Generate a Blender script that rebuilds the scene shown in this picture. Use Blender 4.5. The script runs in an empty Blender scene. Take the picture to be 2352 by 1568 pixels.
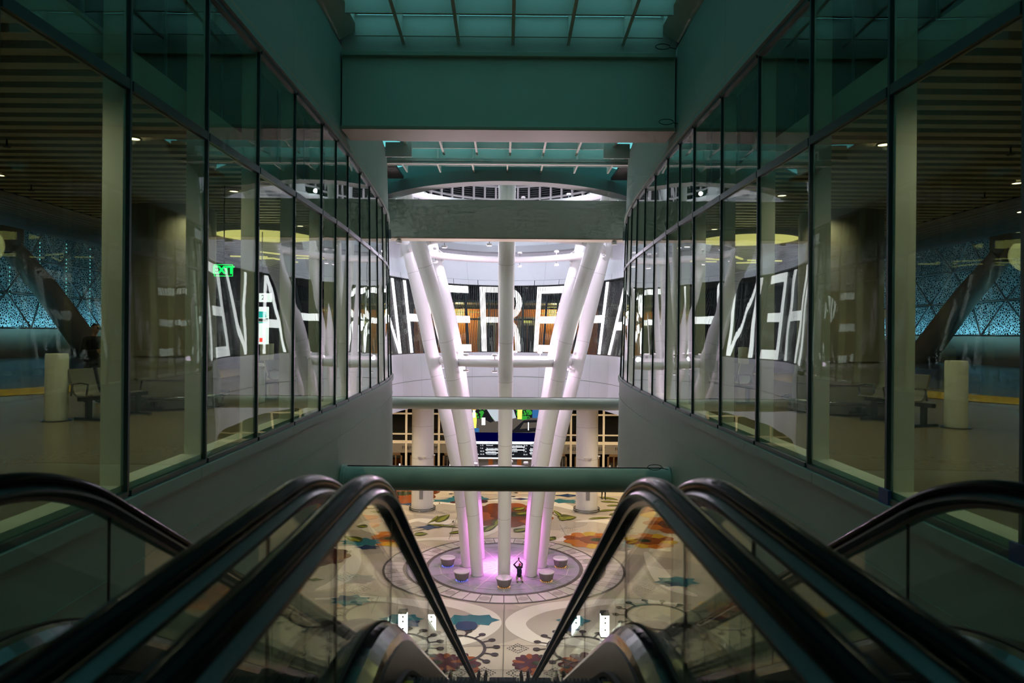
import bpy, bmesh, math, random
from mathutils import Vector, Matrix
random.seed(7)
S = bpy.context.scene
C = S.collection
PI = math.pi
R = math.radians
FZ = -12.8      # hall floor
LZ = -1.62      # bus deck and landing level
F = 1604.0      # focal length in pixels of the 2352 wide frame

# ------------------------------------------------------------------ materials
def newmat(name):
    m = bpy.data.materials.new(name); m.use_nodes = True
    nt = m.node_tree
    for n in list(nt.nodes): nt.nodes.remove(n)
    out = nt.nodes.new('ShaderNodeOutputMaterial')
    return m, nt, out
def N(nt, t, **kw):
    n = nt.nodes.new(t)
    for k, v in kw.items():
        if k in n.inputs: n.inputs[k].default_value = v
        else: setattr(n, k, v)
    return n
def mathn(nt, op, a, b=None, c=None):
    n = nt.nodes.new('ShaderNodeMath'); n.operation = op
    for i, v in enumerate((a, b, c)):
        if v is None: continue
        if hasattr(v, 'is_output') or hasattr(v, 'links'): nt.links.new(v, n.inputs[i])
        else: n.inputs[i].default_value = v
    return n.outputs[0]
def pbr(name, col, rough=.5, metal=0.0, var=.06, vscale=3.0, bump=0.0, bscale=40, seam=0, seamv=0, coat=0.0, spec=.5):
    m, nt, out = newmat(name)
    p = N(nt, 'ShaderNodeBsdfPrincipled'); nt.links.new(p.outputs[0], out.inputs[0])
    p.inputs['Roughness'].default_value = rough; p.inputs['Metallic'].default_value = metal
    p.inputs['Coat Weight'].default_value = coat
    p.inputs['Specular IOR Level'].default_value = spec
    tc = N(nt, 'ShaderNodeTexCoord')
    no = N(nt, 'ShaderNodeTexNoise'); no.inputs['Scale'].default_value = vscale; no.inputs['Detail'].default_value = 4
    nt.links.new(tc.outputs['Object'], no.inputs['Vector'])
    mx = N(nt, 'ShaderNodeMix', data_type='RGBA')
    mx.inputs['A'].default_value = (*[c*(1-var) for c in col], 1); mx.inputs['B'].default_value = (*[min(1, c*(1+var)) for c in col], 1)
    nt.links.new(no.outputs['Fac'], mx.inputs['Factor'])
    res = mx.outputs['Result']
    if seam:
        uv = N(nt, 'ShaderNodeSeparateXYZ'); nt.links.new(tc.outputs['UV'], uv.inputs[0])
        fr = mathn(nt, 'FRACT', mathn(nt, 'DIVIDE', uv.outputs[0], seam))
        ms = mathn(nt, 'LESS_THAN', fr, .012/seam)
        if seamv:
            fr2 = mathn(nt, 'FRACT', mathn(nt, 'DIVIDE', uv.outputs[1], seamv))
            ms = mathn(nt, 'MAXIMUM', ms, mathn(nt, 'LESS_THAN', fr2, .012/seamv))
        m2 = N(nt, 'ShaderNodeMix', data_type='RGBA'); m2.inputs['B'].default_value = (*[c*.45 for c in col], 1)
        nt.links.new(ms, m2.inputs['Factor']); nt.links.new(res, m2.inputs['A']); res = m2.outputs['Result']
    nt.links.new(res, p.inputs['Base Color'])
    if bump:
        nb = N(nt, 'ShaderNodeTexNoise'); nb.inputs['Scale'].default_value = bscale
        nt.links.new(tc.outputs['Object'], nb.inputs['Vector'])
        b = N(nt, 'ShaderNodeBump'); b.inputs['Strength'].default_value = bump; b.inputs['Distance'].default_value = .01
        nt.links.new(nb.outputs['Fac'], b.inputs['Height']); nt.links.new(b.outputs[0], p.inputs['Normal'])
    return m
def emis(name, col, strength):
    m, nt, out = newmat(name)
    e = N(nt, 'ShaderNodeEmission'); e.inputs[0].default_value = (*col, 1); e.inputs[1].default_value = strength
    nt.links.new(e.outputs[0], out.inputs[0]); return m
def glassmat(name, tint, refl=.96, f0=.04, wob=.0, wscale=.8, rough=0.0):
    m, nt, out = newmat(name)
    lw = N(nt, 'ShaderNodeLayerWeight'); lw.inputs['Blend'].default_value = .5
    p5 = mathn(nt, 'POWER', lw.outputs['Facing'], 5.0)
    fac = mathn(nt, 'MULTIPLY_ADD', p5, refl, f0)
    t = N(nt, 'ShaderNodeBsdfTransparent'); t.inputs[0].default_value = (*tint, 1)
    g = N(nt, 'ShaderNodeBsdfGlossy'); g.inputs['Roughness'].default_value = rough; g.inputs[0].default_value = (.95, 1, .98, 1)
    mx = N(nt, 'ShaderNodeMixShader')
    nt.links.new(fac, mx.inputs[0]); nt.links.new(t.outputs[0], mx.inputs[1]); nt.links.new(g.outputs[0], mx.inputs[2])
    nt.links.new(mx.outputs[0], out.inputs[0])
    if wob:
        tc = N(nt, 'ShaderNodeTexCoord'); mp = N(nt, 'ShaderNodeMapping')
        oi = N(nt, 'ShaderNodeObjectInfo'); 
        ad = N(nt, 'ShaderNodeVectorMath', operation='ADD'); sc = N(nt, 'ShaderNodeVectorMath', operation='SCALE')
        sc.inputs['Scale'].default_value = 37.0
        cx = N(nt, 'ShaderNodeCombineXYZ'); nt.links.new(oi.outputs['Random'], cx.inputs[0]); nt.links.new(oi.outputs['Random'], cx.inputs[1])
        nt.links.new(cx.outputs[0], sc.inputs[0]); nt.links.new(tc.outputs['Object'], ad.inputs[0]); nt.links.new(sc.outputs[0], ad.inputs[1])
        no = N(nt, 'ShaderNodeTexNoise'); no.inputs['Scale'].default_value = wscale; no.inputs['Detail'].default_value = 1.0
        nt.links.new(ad.outputs[0], no.inputs['Vector'])
        b = N(nt, 'ShaderNodeBump'); b.inputs['Strength'].default_value = 1.0; b.inputs['Distance'].default_value = wob
        nt.links.new(no.outputs['Fac'], b.inputs['Height']); nt.links.new(b.outputs[0], g.inputs['Normal'])
    return m
def stripemat(name, pitch, duty, inner, emission=None, estr=1.0):
    """vertical rods: opaque (or glowing) stripes with clear gaps, along the surface's own u"""
    m, nt, out = newmat(name)
    tc = N(nt, 'ShaderNodeTexCoord'); uv = N(nt, 'ShaderNodeSeparateXYZ'); nt.links.new(tc.outputs['UV'], uv.inputs[0])
    fr = mathn(nt, 'FRACT', mathn(nt, 'DIVIDE', uv.outputs[0], pitch))
    ms = mathn(nt, 'LESS_THAN', fr, duty)
    if emission: a = N(nt, 'ShaderNodeEmission'); a.inputs[0].default_value = (*emission, 1); a.inputs[1].default_value = estr
    else:
        a = N(nt, 'ShaderNodeBsdfPrincipled'); a.inputs['Base Color'].default_value = (*inner, 1); a.inputs['Roughness'].default_value = .35
    t = N(nt, 'ShaderNodeBsdfTransparent')
    mx = N(nt, 'ShaderNodeMixShader'); nt.links.new(ms, mx.inputs[0]); nt.links.new(t.outputs[0], mx.inputs[1]); nt.links.new(a.outputs[0], mx.inputs[2])
    nt.links.new(mx.outputs[0], out.inputs[0]); return m

M = {}
M['panel'] = pbr('wall_panel', (.25, .335, .285), .55, seam=3.6, var=.03)
M['drum'] = pbr('drum_panel', (.80, .84, .88), .5, seam=2.6, var=.03)
M['beam'] = pbr('beam_paint', (.50, .58, .46), .5, var=.04)
M['tube'] = pbr('tube_paint', (.46, .50, .44), .4, var=.03)
M['col'] = pbr('column_paint', (.80, .80, .77), .32, var=.02)
M['cream'] = pbr('cream_metal', (.76, .76, .60), .45, var=.03)
M['darkframe'] = pbr('dark_frame', (.035, .06, .06), .35)
M['black'] = pbr('black_rubber', (.004, .004, .005), .16, spec=.05)
M['blackmat'] = pbr('black_matte', (.015, .015, .015), .7)
M['steel'] = pbr('brushed_steel', (.26, .27, .29), .14, metal=1, var=.12, vscale=8)
M['darksteel'] = pbr('dark_steel', (.05, .052, .055), .35, metal=.8)
M['step'] = pbr('step_metal', (.02, .022, .025), .5, metal=.3, spec=.25)
M['yellow'] = pbr('yellow_paint', (.55, .36, .02), .5)
M['rib'] = pbr('skylight_rib', (.62, .58, .52), .5, var=.03)
M['joint'] = pbr('joint_line', (.50, .50, .48), .5)
M['tan'] = pbr('tan_soffit', (.42, .35, .24), .5)
M['seatmetal'] = pbr('seat_metal', (.24, .22, .17), .35, metal=.4)
M['deckfloor'] = pbr('deck_terrazzo', (.22, .17, .10), .26, var=.12, vscale=20)
M['asphalt'] = pbr('bus_lane', (.11, .11, .11), .32, var=.2, vscale=9)
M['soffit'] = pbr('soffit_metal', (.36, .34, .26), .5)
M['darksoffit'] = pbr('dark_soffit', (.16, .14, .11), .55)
M['concrete'] = pbr('concrete', (.46, .42, .32), .6, seam=1.5, var=.08)
M['parapet'] = pbr('parapet', (.28, .22, .16), .6)
M['glass'] = glassmat('storefront_glass', (.84, .92, .87), wob=.0025, wscale=.9)
M['glass2'] = glassmat('escalator_glass', (.86, .90, .86), f0=.045, refl=.68, wob=.0012, wscale=.9)
M['darkglass'] = glassmat('night_glass', (.16, .18, .18), f0=.05)
M['cyan'] = emis('skylight_glow', (.12, .49, .52), 1.3)
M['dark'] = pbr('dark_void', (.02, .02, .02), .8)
M['grey'] = pbr('mid_grey', (.25, .25, .26), .5)
M['stooldark'] = pbr('stool_side', (.22, .19, .18), .5)
M['stooltop'] = pbr('stool_top', (.72, .70, .70), .3)
M['orange'] = pbr('orange_wall', (.62, .20, .03), .4, var=.12, vscale=1.2)
M['ledrod'] = stripemat('led_rods', .13, .30, (.03, .035, .04))
M['ledon'] = stripemat('led_letters', .13, .64, None, (1, .96, 1), 2.6)
M['white_e'] = emis('white_light', (1, .98, .95), 6)
M['warm_e'] = emis('warm_light', (1, .78, .45), 5)
M['dome_e'] = emis('dome_light', (1, .83, .25), .85)
M['green_e'] = emis('exit_green', (.0, 1, .12), 2.2)
M['green_d'] = pbr('exit_dark', (.0, .06, .015), .4)
M['pink_e'] = emis('pink_lens', (1, .75, .98), 7)
M['blue_e'] = emis('blue_led', (.12, .15, 1), 3)
M['amber_e'] = emis('amber_led', (1, .45, .1), 1.6)
M['pylon_e'] = emis('pylon_white', (1, 1, 1), 9)
M['redglow_e'] = emis('red_led', (1, .03, .02), 3)
M['sign_e'] = emis('sign_white', (1, 1, 1), 1.6)
M['teal_e'] = emis('sign_teal', (.0, .62, .55), 1.0)
M['hallframe'] = pbr('hall_frame', (.78, .70, .56), .45)
M['hallband'] = pbr('hall_band', (.22, .20, .17), .4)
M['bronze'] = pbr('bronze_door', (.20, .13, .07), .4, metal=.5)
M['text'] = pbr('black_letters', (.03, .03, .03), .5)
M['bluetape'] = pbr('blue_tape', (.01, .05, .18), .6)
M['skin'] = pbr('skin', (.45, .26, .18), .5)
M['skindark'] = pbr('skin_dark', (.20, .11, .07), .5)
M['cloth'] = pbr('black_cloth', (.012, .012, .014), .8)
M['navy'] = pbr('navy_cloth', (.02, .022, .05), .8)
M['khaki'] = pbr('khaki_cloth', (.42, .36, .28), .8)
M['pinkcloth'] = pbr('pink_cloth', (.5, .12, .12), .8)
M['hair'] = pbr('dark_hair', (.02, .015, .01), .6)
# perforated metal: real openings in the sheet, from its own coordinates
def perfmat():
    m, nt, out = newmat('perforated_metal')
    tc = N(nt, 'ShaderNodeTexCoord'); v = N(nt, 'ShaderNodeTexVoronoi'); v.inputs['Scale'].default_value = 7.5
    v.feature = 'DISTANCE_TO_EDGE'
    nt.links.new(tc.outputs['Object'], v.inputs['Vector'])
    hole = mathn(nt, 'GREATER_THAN', v.outputs['Distance'], .13)
    p = N(nt, 'ShaderNodeBsdfPrincipled'); p.inputs['Base Color'].default_value = (.50, .62, .68, 1); p.inputs['Roughness'].default_value = .5
    t = N(nt, 'ShaderNodeBsdfTransparent'); mx = N(nt, 'ShaderNodeMixShader')
    nt.links.new(hole, mx.inputs[0]); nt.links.new(p.outputs[0], mx.inputs[1]); nt.links.new(t.outputs[0], mx.inputs[2])
    nt.links.new(mx.outputs[0], out.inputs[0]); return m
M['perf'] = perfmat()
M['lattice'] = pbr('lattice_steel', (.35, .45, .50), .5)

# ------------------------------------------------------------------ mesh builder
class MB:
    def __init__(s): s.v = []; s.f = []; s.m = []; s.uv = []; s.hasuv = False; s.sm = []
    def face(s, idx, mat=0, uv=None, smooth=False):
        s.f.append(tuple(idx)); s.m.append(mat); s.uv.append(uv); s.sm.append(smooth)
        if uv: s.hasuv = True
    def poly(s, pts, mat=0, uv=None):
        b = len(s.v); s.v += [tuple(p) for p in pts]; s.face(range(b, b+len(pts)), mat, uv)
    def box(s, x0, x1, y0, y1, z0, z1, mat=0):
        if x0 > x1: x0, x1 = x1, x0
        b = len(s.v)
        s.v += [(x, y, z) for z in (z0, z1) for y in (y0, y1) for x in (x0, x1)]
        for q in ((0,2,3,1),(4,5,7,6),(0,1,5,4),(2,6,7,3),(0,4,6,2),(1,3,7,5)): s.face([b+i for i in q], mat)
        return s
    def bar(s, a, b, w, h, mat=0, up=(0,0,1)):
        a = Vector(a); b = Vector(b); d = (b-a).normalized(); u = Vector(up)
        if abs(d.dot(u)) > .98: u = Vector((1,0,0))
        sx = d.cross(u).normalized(); sz = sx.cross(d).normalized(); n = len(s.v)
        for p in (a, b):
            for i, j in ((-1,-1),(1,-1),(1,1),(-1,1)): s.v.append(tuple(p + sx*i*w/2 + sz*j*h/2))
        for q in ((0,3,2,1),(4,5,6,7),(0,1,5,4),(1,2,6,5),(2,3,7,6),(3,0,4,7)): s.face([n+i for i in q], mat)
        return s
    def tube(s, path, rad, n=16, mat=0, closed=False, caps=True, smooth=True):
        P = [Vector(p) for p in path]; rr = rad if isinstance(rad, (list, tuple)) else [rad]*len(P)
        rings = []; prev = None
        for i, p in enumerate(P):
            if closed: d = P[(i+1) % len(P)] - P[i-1]
            else: d = P[min(i+1, len(P)-1)] - P[max(i-1, 0)]
            d.normalize()
            if prev is None:
                u = Vector((0,0,1)) if abs(d.z) < .9 else Vector((1,0,0))
                sx = d.cross(u).normalized()
            else:
                sx = (prev - d*prev.dot(d)).normalized()
            prev = sx; sy = d.cross(sx).normalized()
            b = len(s.v); rings.append(b)
            for k in range(n):
                a = 2*PI*k/n; s.v.append(tuple(p + (sx*math.cos(a) + sy*math.sin(a))*rr[i]))
        L = len(P)
        for i in range(L if closed else L-1):
            a, b = rings[i], rings[(i+1) % L]
            for k in range(n): s.face((a+k, a+(k+1) % n, b+(k+1) % n, b+k), mat, None, smooth)
        if caps and not closed:
            s.face([rings[0]+k for k in range(n)][::-1], mat); s.face([rings[-1]+k for k in range(n)], mat)
        return s
    def lathe(s, prof, n=32, c=(0,0,0), mat=0, smooth=True, caps=True, mats=None):
        rings = []
        for r, z in prof:
            b = len(s.v); rings.append(b)
            for k in range(n):
                a = 2*PI*k/n; s.v.append((c[0]+r*math.cos(a), c[1]+r*math.sin(a), c[2]+z))
        for i in range(len(prof)-1):
            a, b = rings[i], rings[i+1]
            for k in range(n): s.face((a+k, a+(k+1) % n, b+(k+1) % n, b+k), mats[i] if mats else mat, None, smooth)
        if caps:
            s.face([rings[0]+k for k in range(n)][::-1], mats[0] if mats else mat); s.face([rings[-1]+k for k in range(n)], mats[-1] if mats else mat)
        return s
    def sweep(s, prof, path, mat=0, smooth=False):
        """prof: closed list (lateral x, normal n); path: list of (y, z, angle) in a vertical plane; x added"""
        n = len(prof); rings = []
        for (x, y, z, a) in path:
            b = len(s.v); rings.append(b); ny, nz = -math.sin(a), math.cos(a)
            for (px, pn) in prof: s.v.append((x+px, y+ny*pn, z+nz*pn))
        for i in range(len(path)-1):
            a, b = rings[i], rings[i+1]
            for k in range(n): s.face((a+k, a+(k+1) % n, b+(k+1) % n, b+k), mat, None, smooth)
        s.face([rings[0]+k for k in range(n)][::-1], mat); s.face([rings[-1]+k for k in range(n)], mat)
        return s
    def build(s, name, mats, parent=None, **kw):
        me = bpy.data.meshes.new(name); me.from_pydata(s.v, [], s.f)
        if not isinstance(mats, (list, tuple)): mats = [mats]
        for m in mats: me.materials.append(M[m] if isinstance(m, str) else m)
        me.polygons.foreach_set('material_index', s.m)
        me.polygons.foreach_set('use_smooth', s.sm)
        if s.hasuv:
            ul = me.uv_layers.new(name='UVMap')
            for p, uv in zip(me.polygons, s.uv):
                if uv:
                    for li, c in zip(p.loop_indices, uv): ul.data[li].uv = c
        me.update()
        bm = bmesh.new(); bm.from_mesh(me); bmesh.ops.recalc_face_normals(bm, faces=bm.faces); bm.to_mesh(me); bm.free()
        if any(s.sm): me.set_sharp_from_angle(angle=R(42))
        o = bpy.data.objects.new(name, me); C.objects.link(o)
        if parent is not None:
            o.parent = parent
            o.matrix_parent_inverse = parent.matrix_basis.inverted() if kw.get('world', False) else Matrix.Identity(4)
        if 'bevel' in kw:
            b = o.modifiers.new('bevel', 'BEVEL'); b.width = kw['bevel']; b.segments = 2; b.limit_method = 'ANGLE'
        return o
def tag(o, label, cat, group=None, kind=None):
    o['label'] = label; o['category'] = cat
    if group: o['group'] = group
    if kind: o['kind'] = kind
    return o
def thing(name, label, cat, loc=(0,0,0), rz=0, group=None, kind='thing'):
    o = bpy.data.objects.new(name, None); C.objects.link(o); o.location = loc; o.rotation_euler = (0,0,rz)
    o.empty_display_size = .1
    return tag(o, label, cat, group, kind)
def struct(o, label=None):
    o['kind'] = 'structure'
    if label: o['label'] = label
    return o
def sempty(name, loc=(0,0,0)):
    o = bpy.data.objects.new(name, None); C.objects.link(o); o.location = loc; o['kind'] = 'structure'; return o
def copy_tree(o, parent=None):
    c = o.copy(); C.objects.link(c)
    if parent is not None: c.parent = parent
    for ch in list(o.children): copy_tree(ch, c)
    return c
def textmesh(txt, size, mat, name, parent, loc, rot=(PI/2,0,0), extrude=.004, align='CENTER', bold=0.0):
    cu = bpy.data.curves.new('t', 'FONT'); cu.body = txt; cu.size = size; cu.extrude = extrude; cu.offset = bold; cu.align_x = align; cu.align_y = 'CENTER'
    t = bpy.data.objects.new('t', cu); C.objects.link(t)
    bpy.context.view_layer.update()
    me = bpy.data.meshes.new_from_object(t.evaluated_get(bpy.context.evaluated_depsgraph_get()))
    bpy.data.objects.remove(t); bpy.data.curves.remove(cu)
    me.materials.clear(); me.materials.append(M[mat])
    o = bpy.data.objects.new(name, me); C.objects.link(o); o.parent = parent; o.location = loc; o.rotation_euler = rot
    return o

# ------------------------------------------------------------------ plan of the walls
base = [(3.68,-6.0),(3.68,0.0),(3.68,8.0),(3.68,14.0),(3.69,16.2),(3.76,18.2),(3.81,19.9),(3.87,21.4),(3.96,23.0),(4.08,24.5),(4.25,26.0),(4.52,27.7),(4.95,29.4),(5.55,31.1),(6.2,32.8),(6.72,34.7),(7.05,37.0)]
ea, eb, ec = 7.2, 12.2, 39.2
base += [(ea*math.cos(t), ec+eb*math.sin(t)) for t in [PI/2*i/12 for i in range(13)]]
def catmull(P, per=8):
    out = []
    for i in range(len(P)-1):
        p0 = P[max(i-1,0)]; p1 = P[i]; p2 = P[i+1]; p3 = P[min(i+2,len(P)-1)]
        for k in range(per):
            t = k/per
            out.append(tuple(.5*((2*p1[j])+(-p0[j]+p2[j])*t+(2*p0[j]-5*p1[j]+4*p2[j]-p3[j])*t*t+(-p0[j]+3*p1[j]-3*p2[j]+p3[j])*t**3) for j in (0,1)))
    out.append(P[-1]); return out
PP = catmull(base)[::-1]           # from the back centre towards the camera
SS = [0.0]
for i in range(1, len(PP)): SS.append(SS[-1] + math.hypot(PP[i][0]-PP[i-1][0], PP[i][1]-PP[i-1][1]))
import bisect
def at_s(s):
    i = min(max(bisect.bisect_right(SS, s)-1, 0), len(SS)-2); t = (s-SS[i])/(SS[i+1]-SS[i])
    a, b = PP[i], PP[i+1]; x = a[0]+(b[0]-a[0])*t; y = a[1]+(b[1]-a[1])*t
    a2 = PP[max(i-1, 0)]; b2 = PP[min(i+2, len(PP)-1)]
    dx, dy = b2[0]-a2[0], b2[1]-a2[1]
    if s < .6: dx, dy = 1, -.02
    L = math.hypot(dx, dy); return x, y, -dy/L, dx/L       # outward normal (away from the void)
def s_of_D(D):
    for i in range(len(PP)-1):
        if PP[i][1] >= D >= PP[i+1][1] and SS[i] > 14: return SS[i] + (PP[i][1]-D)/max(1e-6, PP[i][1]-PP[i+1][1])*(SS[i+1]-SS[i])
    return SS[-1]
def flare(s):
    x, D, _, _ = at_s(s)
    if s < s_of_D(36): return .125
    if D < 14: return 0
    if D < 26: return .028*(D-14)/12
    return .028 + (.125-.028)*min(1, (D-26)/10)
def wp(side, s, z, off=0.0):
    x, y, nx, ny = at_s(abs(s)); f = flare(abs(s)); k = (f*(z+1.5) if z > -1.5 else .35*f*(z+1.5)) + off
    return (side*(x+nx*k), y+ny*k, z)
def strip(mb, side, s0, s1, z0, z1, off, th, mat=0, step=.5, zf0=None, zsteps=1):
    """curved slab following the plan; off = inner face offset, th = thickness outward"""
    n = max(1, int(abs(s1-s0)/step)); b = len(mb.v); cols = n+1
    for i in range(cols):
        s = s0+(s1-s0)*i/n
        za = zf0(s) if zf0 else z0
        for o in (off, off+th):
            for z in (za, z1): mb.v.append(wp(side, s, z, o))
    for i in range(n):
        a = b+4*i; c = a+4; u0 = side*(s0+(s1-s0)*i/n); u1 = side*(s0+(s1-s0)*(i+1)/n)
        mb.face((a, c, c+1, a+1), mat, ((u0,z0),(u1,z0),(u1,z1),(u0,z1)), True)
        mb.face((a+2, a+3, c+3, c+2), mat, ((u0,z0),(u0,z1),(u1,z1),(u1,z0)), True)
        mb.face((a+1, c+1, c+3, a+3), mat, ((u0,z0),)*4); mb.face((a, a+2, c+2, c), mat, ((u0,z0),)*4)
    mb.face((b, b+1, b+3, b+2), mat, ((0,0),)*4); e = b+4*n; mb.face((e, e+2, e+3, e+1), mat, ((0,0),)*4)
sE = s_of_D(28.2); sN = s_of_D(-4.0)
SIDES = ((-1, 'left'), (1, 'right'))
# ------------------------------------------------------------------ setting: lower walls, upper walls
def zbot(s):
    D = at_s(s)[1]
    if D < 19: return -3.95
    if D < 25: return -3.95 - 1.25*(D-19)/6
    if D < 30: return -5.2 + .35*(D-25)/5
    return -4.85
s15 = s_of_D(15.3)
for sd, nm in SIDES:
    mb = MB()
    strip(mb, sd, .0, s15, 0, -1.62, 0, .35, zf0=zbot, step=.6)
    mb.box(sd*3.68, sd*4.03, -4.5, 15.3, FZ, -1.62)
    struct(mb.build('wall_'+nm+'_lower', ['panel' if False else 'panel']))
    # the white drum below the sign is a brighter panel
    mb = MB(); strip(mb, sd, 0, s_of_D(30), -3.12, -1.37, -.03, .03); strip(mb, sd, 0, s_of_D(30), -4.88, -3.16, -.018, .02)
    struct(mb.build('wall_'+nm+'_drum_lining', 'drum'))
    mb = MB(); strip(mb, sd, s_of_D(30), s_of_D(-4), -1.75, -1.62, -.05, .05); strip(mb, sd, s_of_D(28), s_of_D(-4), -2.32, -2.30, -.012, .012)
    struct(mb.build('trim_'+nm+'_ledge', 'panel'))
    mb = MB(); strip(mb, sd, sE, s_of_D(-4), 4.16, 6.33, 0, .3)
    struct(mb.build('wall_'+nm+'_upper', 'panel'))
    mb = MB(); strip(mb, sd, sE, s_of_D(-4), 4.20, 4.30, -.05, .05)
    struct(mb.build('trim_'+nm+'_cornice', 'panel'))
    mb = MB(); strip(mb, sd, sE, s_of_D(-4), 4.33, 4.37, -.02, .02)
    struct(mb.build('trim_'+nm+'_tan_line', 'tan'))
    mb = MB(); strip(mb, sd, 0, sE, 3.95, 9.4, 0, .25, step=.6)
    struct(mb.build('wall_'+nm+'_drum_upper', 'drum'))
    # fascia panels over the light sign
    mb = MB(); s = 0.03
    while s < sE: strip(mb, sd, s, s+1.86, 3.58, 3.93, -.10, .10, step=.47); s += 1.9
    struct(mb.build('trim_'+nm+'_fascia', 'drum'))
    # skylight curb, leaning inwards above the shadow gap
    mb = MB()
    mb.poly([(sd*3.72, -4, 6.40), (sd*3.72, 15.3, 6.40), (sd*3.30, 15.3, 6.62), (sd*3.30, -4, 6.62)])
    mb.poly([(sd*3.30, -4, 6.62), (sd*3.30, 15.3, 6.62), (sd*3.30, 15.3, 7.4), (sd*3.30, -4, 7.4)])
    mb.poly([(sd*3.72, -4, 6.40), (sd*3.30, -4, 7.4), (sd*3.30, 15.3, 7.4), (sd*3.72, 15.3, 6.40)][::-1])
    struct(mb.build('trim_'+nm+'_skylight_curb', 'rib'))
mb = MB(); mb.box(-3.68, 3.68, -4.8, -4.5, FZ, 7.4); struct(mb.build('wall_back', 'panel'))

# slabs around the void: hall ceiling, bus deck floor
def ring_slab(name, mats, z0, z1, s_hi, out_x, out_y, s_off=.3, flip=False, mat_lane=None):
    mb = MB()
    for sd in (-1, 1):
        n = 90; prev = None
        for i in range(n+1):
            s = s_hi*i/n; x, y, nx, ny = at_s(s)
            a = wp(sd, s, z0, s_off)
            if y >= 40:
                t = max(0.0, min(1.0, s/ s_of_D(40)))
                o = (sd*out_x*min(1, t*2), out_y if t < .5 else out_y-(out_y-40)*(t-.5)*2)
            else: o = (sd*out_x, y)
            cur = ((a[0], a[1]), o)
            if prev:
                q = [prev[0], cur[0], cur[1], prev[1]]
                if sd < 0: q = q[::-1]
                mb.poly([(p[0], p[1], z1) for p in q]); mb.poly([(p[0], p[1], z0) for p in q[::-1]])
            prev = cur
    return struct(mb.build(name, mats))
ring_slab('ceiling_hall', 'cream', -4.80, -4.6, s_of_D(15.3), 26, 66)
ring_slab('floor_bus_deck', 'deckfloor', -1.80, LZ, s_of_D(-4), 28.4, 66, s_off=.0)

# ------------------------------------------------------------------ storefront bays
nodes = [1.46, 3.24, 5.02, 6.80, 8.57, 10.34, 12.12, 13.90, 15.1, 16.35, 18.1, 19.75, 21.35, 22.9, 24.45, 26.0, 27.1, 28.2]
widx = 0
for sd, nm in SIDES:
    for k in range(len(nodes)-1):
        widx += 1
        s0, s1 = s_of_D(nodes[k]), s_of_D(nodes[k+1])
        w = sempty('window_%d' % widx)
        g = .035
        def flat(mb, z0, z1, off, th, sa=s0-g, sb=s1+g):
            pts = [wp(sd, sa, z0, off), wp(sd, sb, z0, off), wp(sd, sb, z1, off), wp(sd, sa, z1, off), wp(sd, sa, z0, off+th), wp(sd, sb, z0, off+th), wp(sd, sb, z1, off+th), wp(sd, sa, z1, off+th)]
            b = len(mb.v); mb.v += pts
            for q in ((0,1,2,3),(4,7,6,5),(0,4,5,1),(3,2,6,7),(0,3,7,4),(1,5,6,2)): mb.face([b+i for i in q])
        mb = MB(); flat(mb, -1.56, 2.34, .03, .016); mb.build('lower_pane', 'glass', w)
        mb = MB(); flat(mb, 2.44, 4.14, .03, .016); mb.build('upper_pane', 'glass', w)
        mb = MB(); flat(mb, 2.34, 2.44, .0, .06); mb.build('transom', 'darkframe', w)
        mb = MB(); flat(mb, -1.62, -1.56, -.01, .12); flat(mb, 4.12, 4.18, -.01, .12); mb.build('frame', 'darkframe', w)
        mb = MB(); flat(mb, -1.60, 4.16, .005, .04, s0-(.017 if nodes[k] < 14 else .008), s0+(.017 if nodes[k] < 14 else .008)); mb.build('mullion', 'darkframe', w)
        if nodes[k] < 26:
            mb = MB(); flat(mb, -1.50, 4.6, .055, .20, s0-.05, s0+.05); mb.build('fin', 'cream', w)
        mb = MB(); flat(mb, -1.62, -1.50, .055, .24); mb.build('sill', 'cream', w)
# glazing behind the light sign
sm = sE
for sd, nm in SIDES:
    n = 10
    for k in range(n):
        widx += 1
        s0, s1 = sm*k/n, sm*(k+1)/n
        w = sempty('window_%d' % widx)
        mb = MB(); strip(mb, sd, s0+.03, s1-.03, -1.30, 3.9, .35, .02, step=3); mb.build('pane', 'glass', w)
        mb = MB(); strip(mb, sd, s0-.05, s0+.05, -1.37, 3.95, .30, .14, step=1); mb.build('mullion', 'darkframe', w)
        mb = MB(); strip(mb, sd, s0, s1, 1.05, 1.12, .31, .1, step=1); mb.build('transom', 'darkframe', w)

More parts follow.
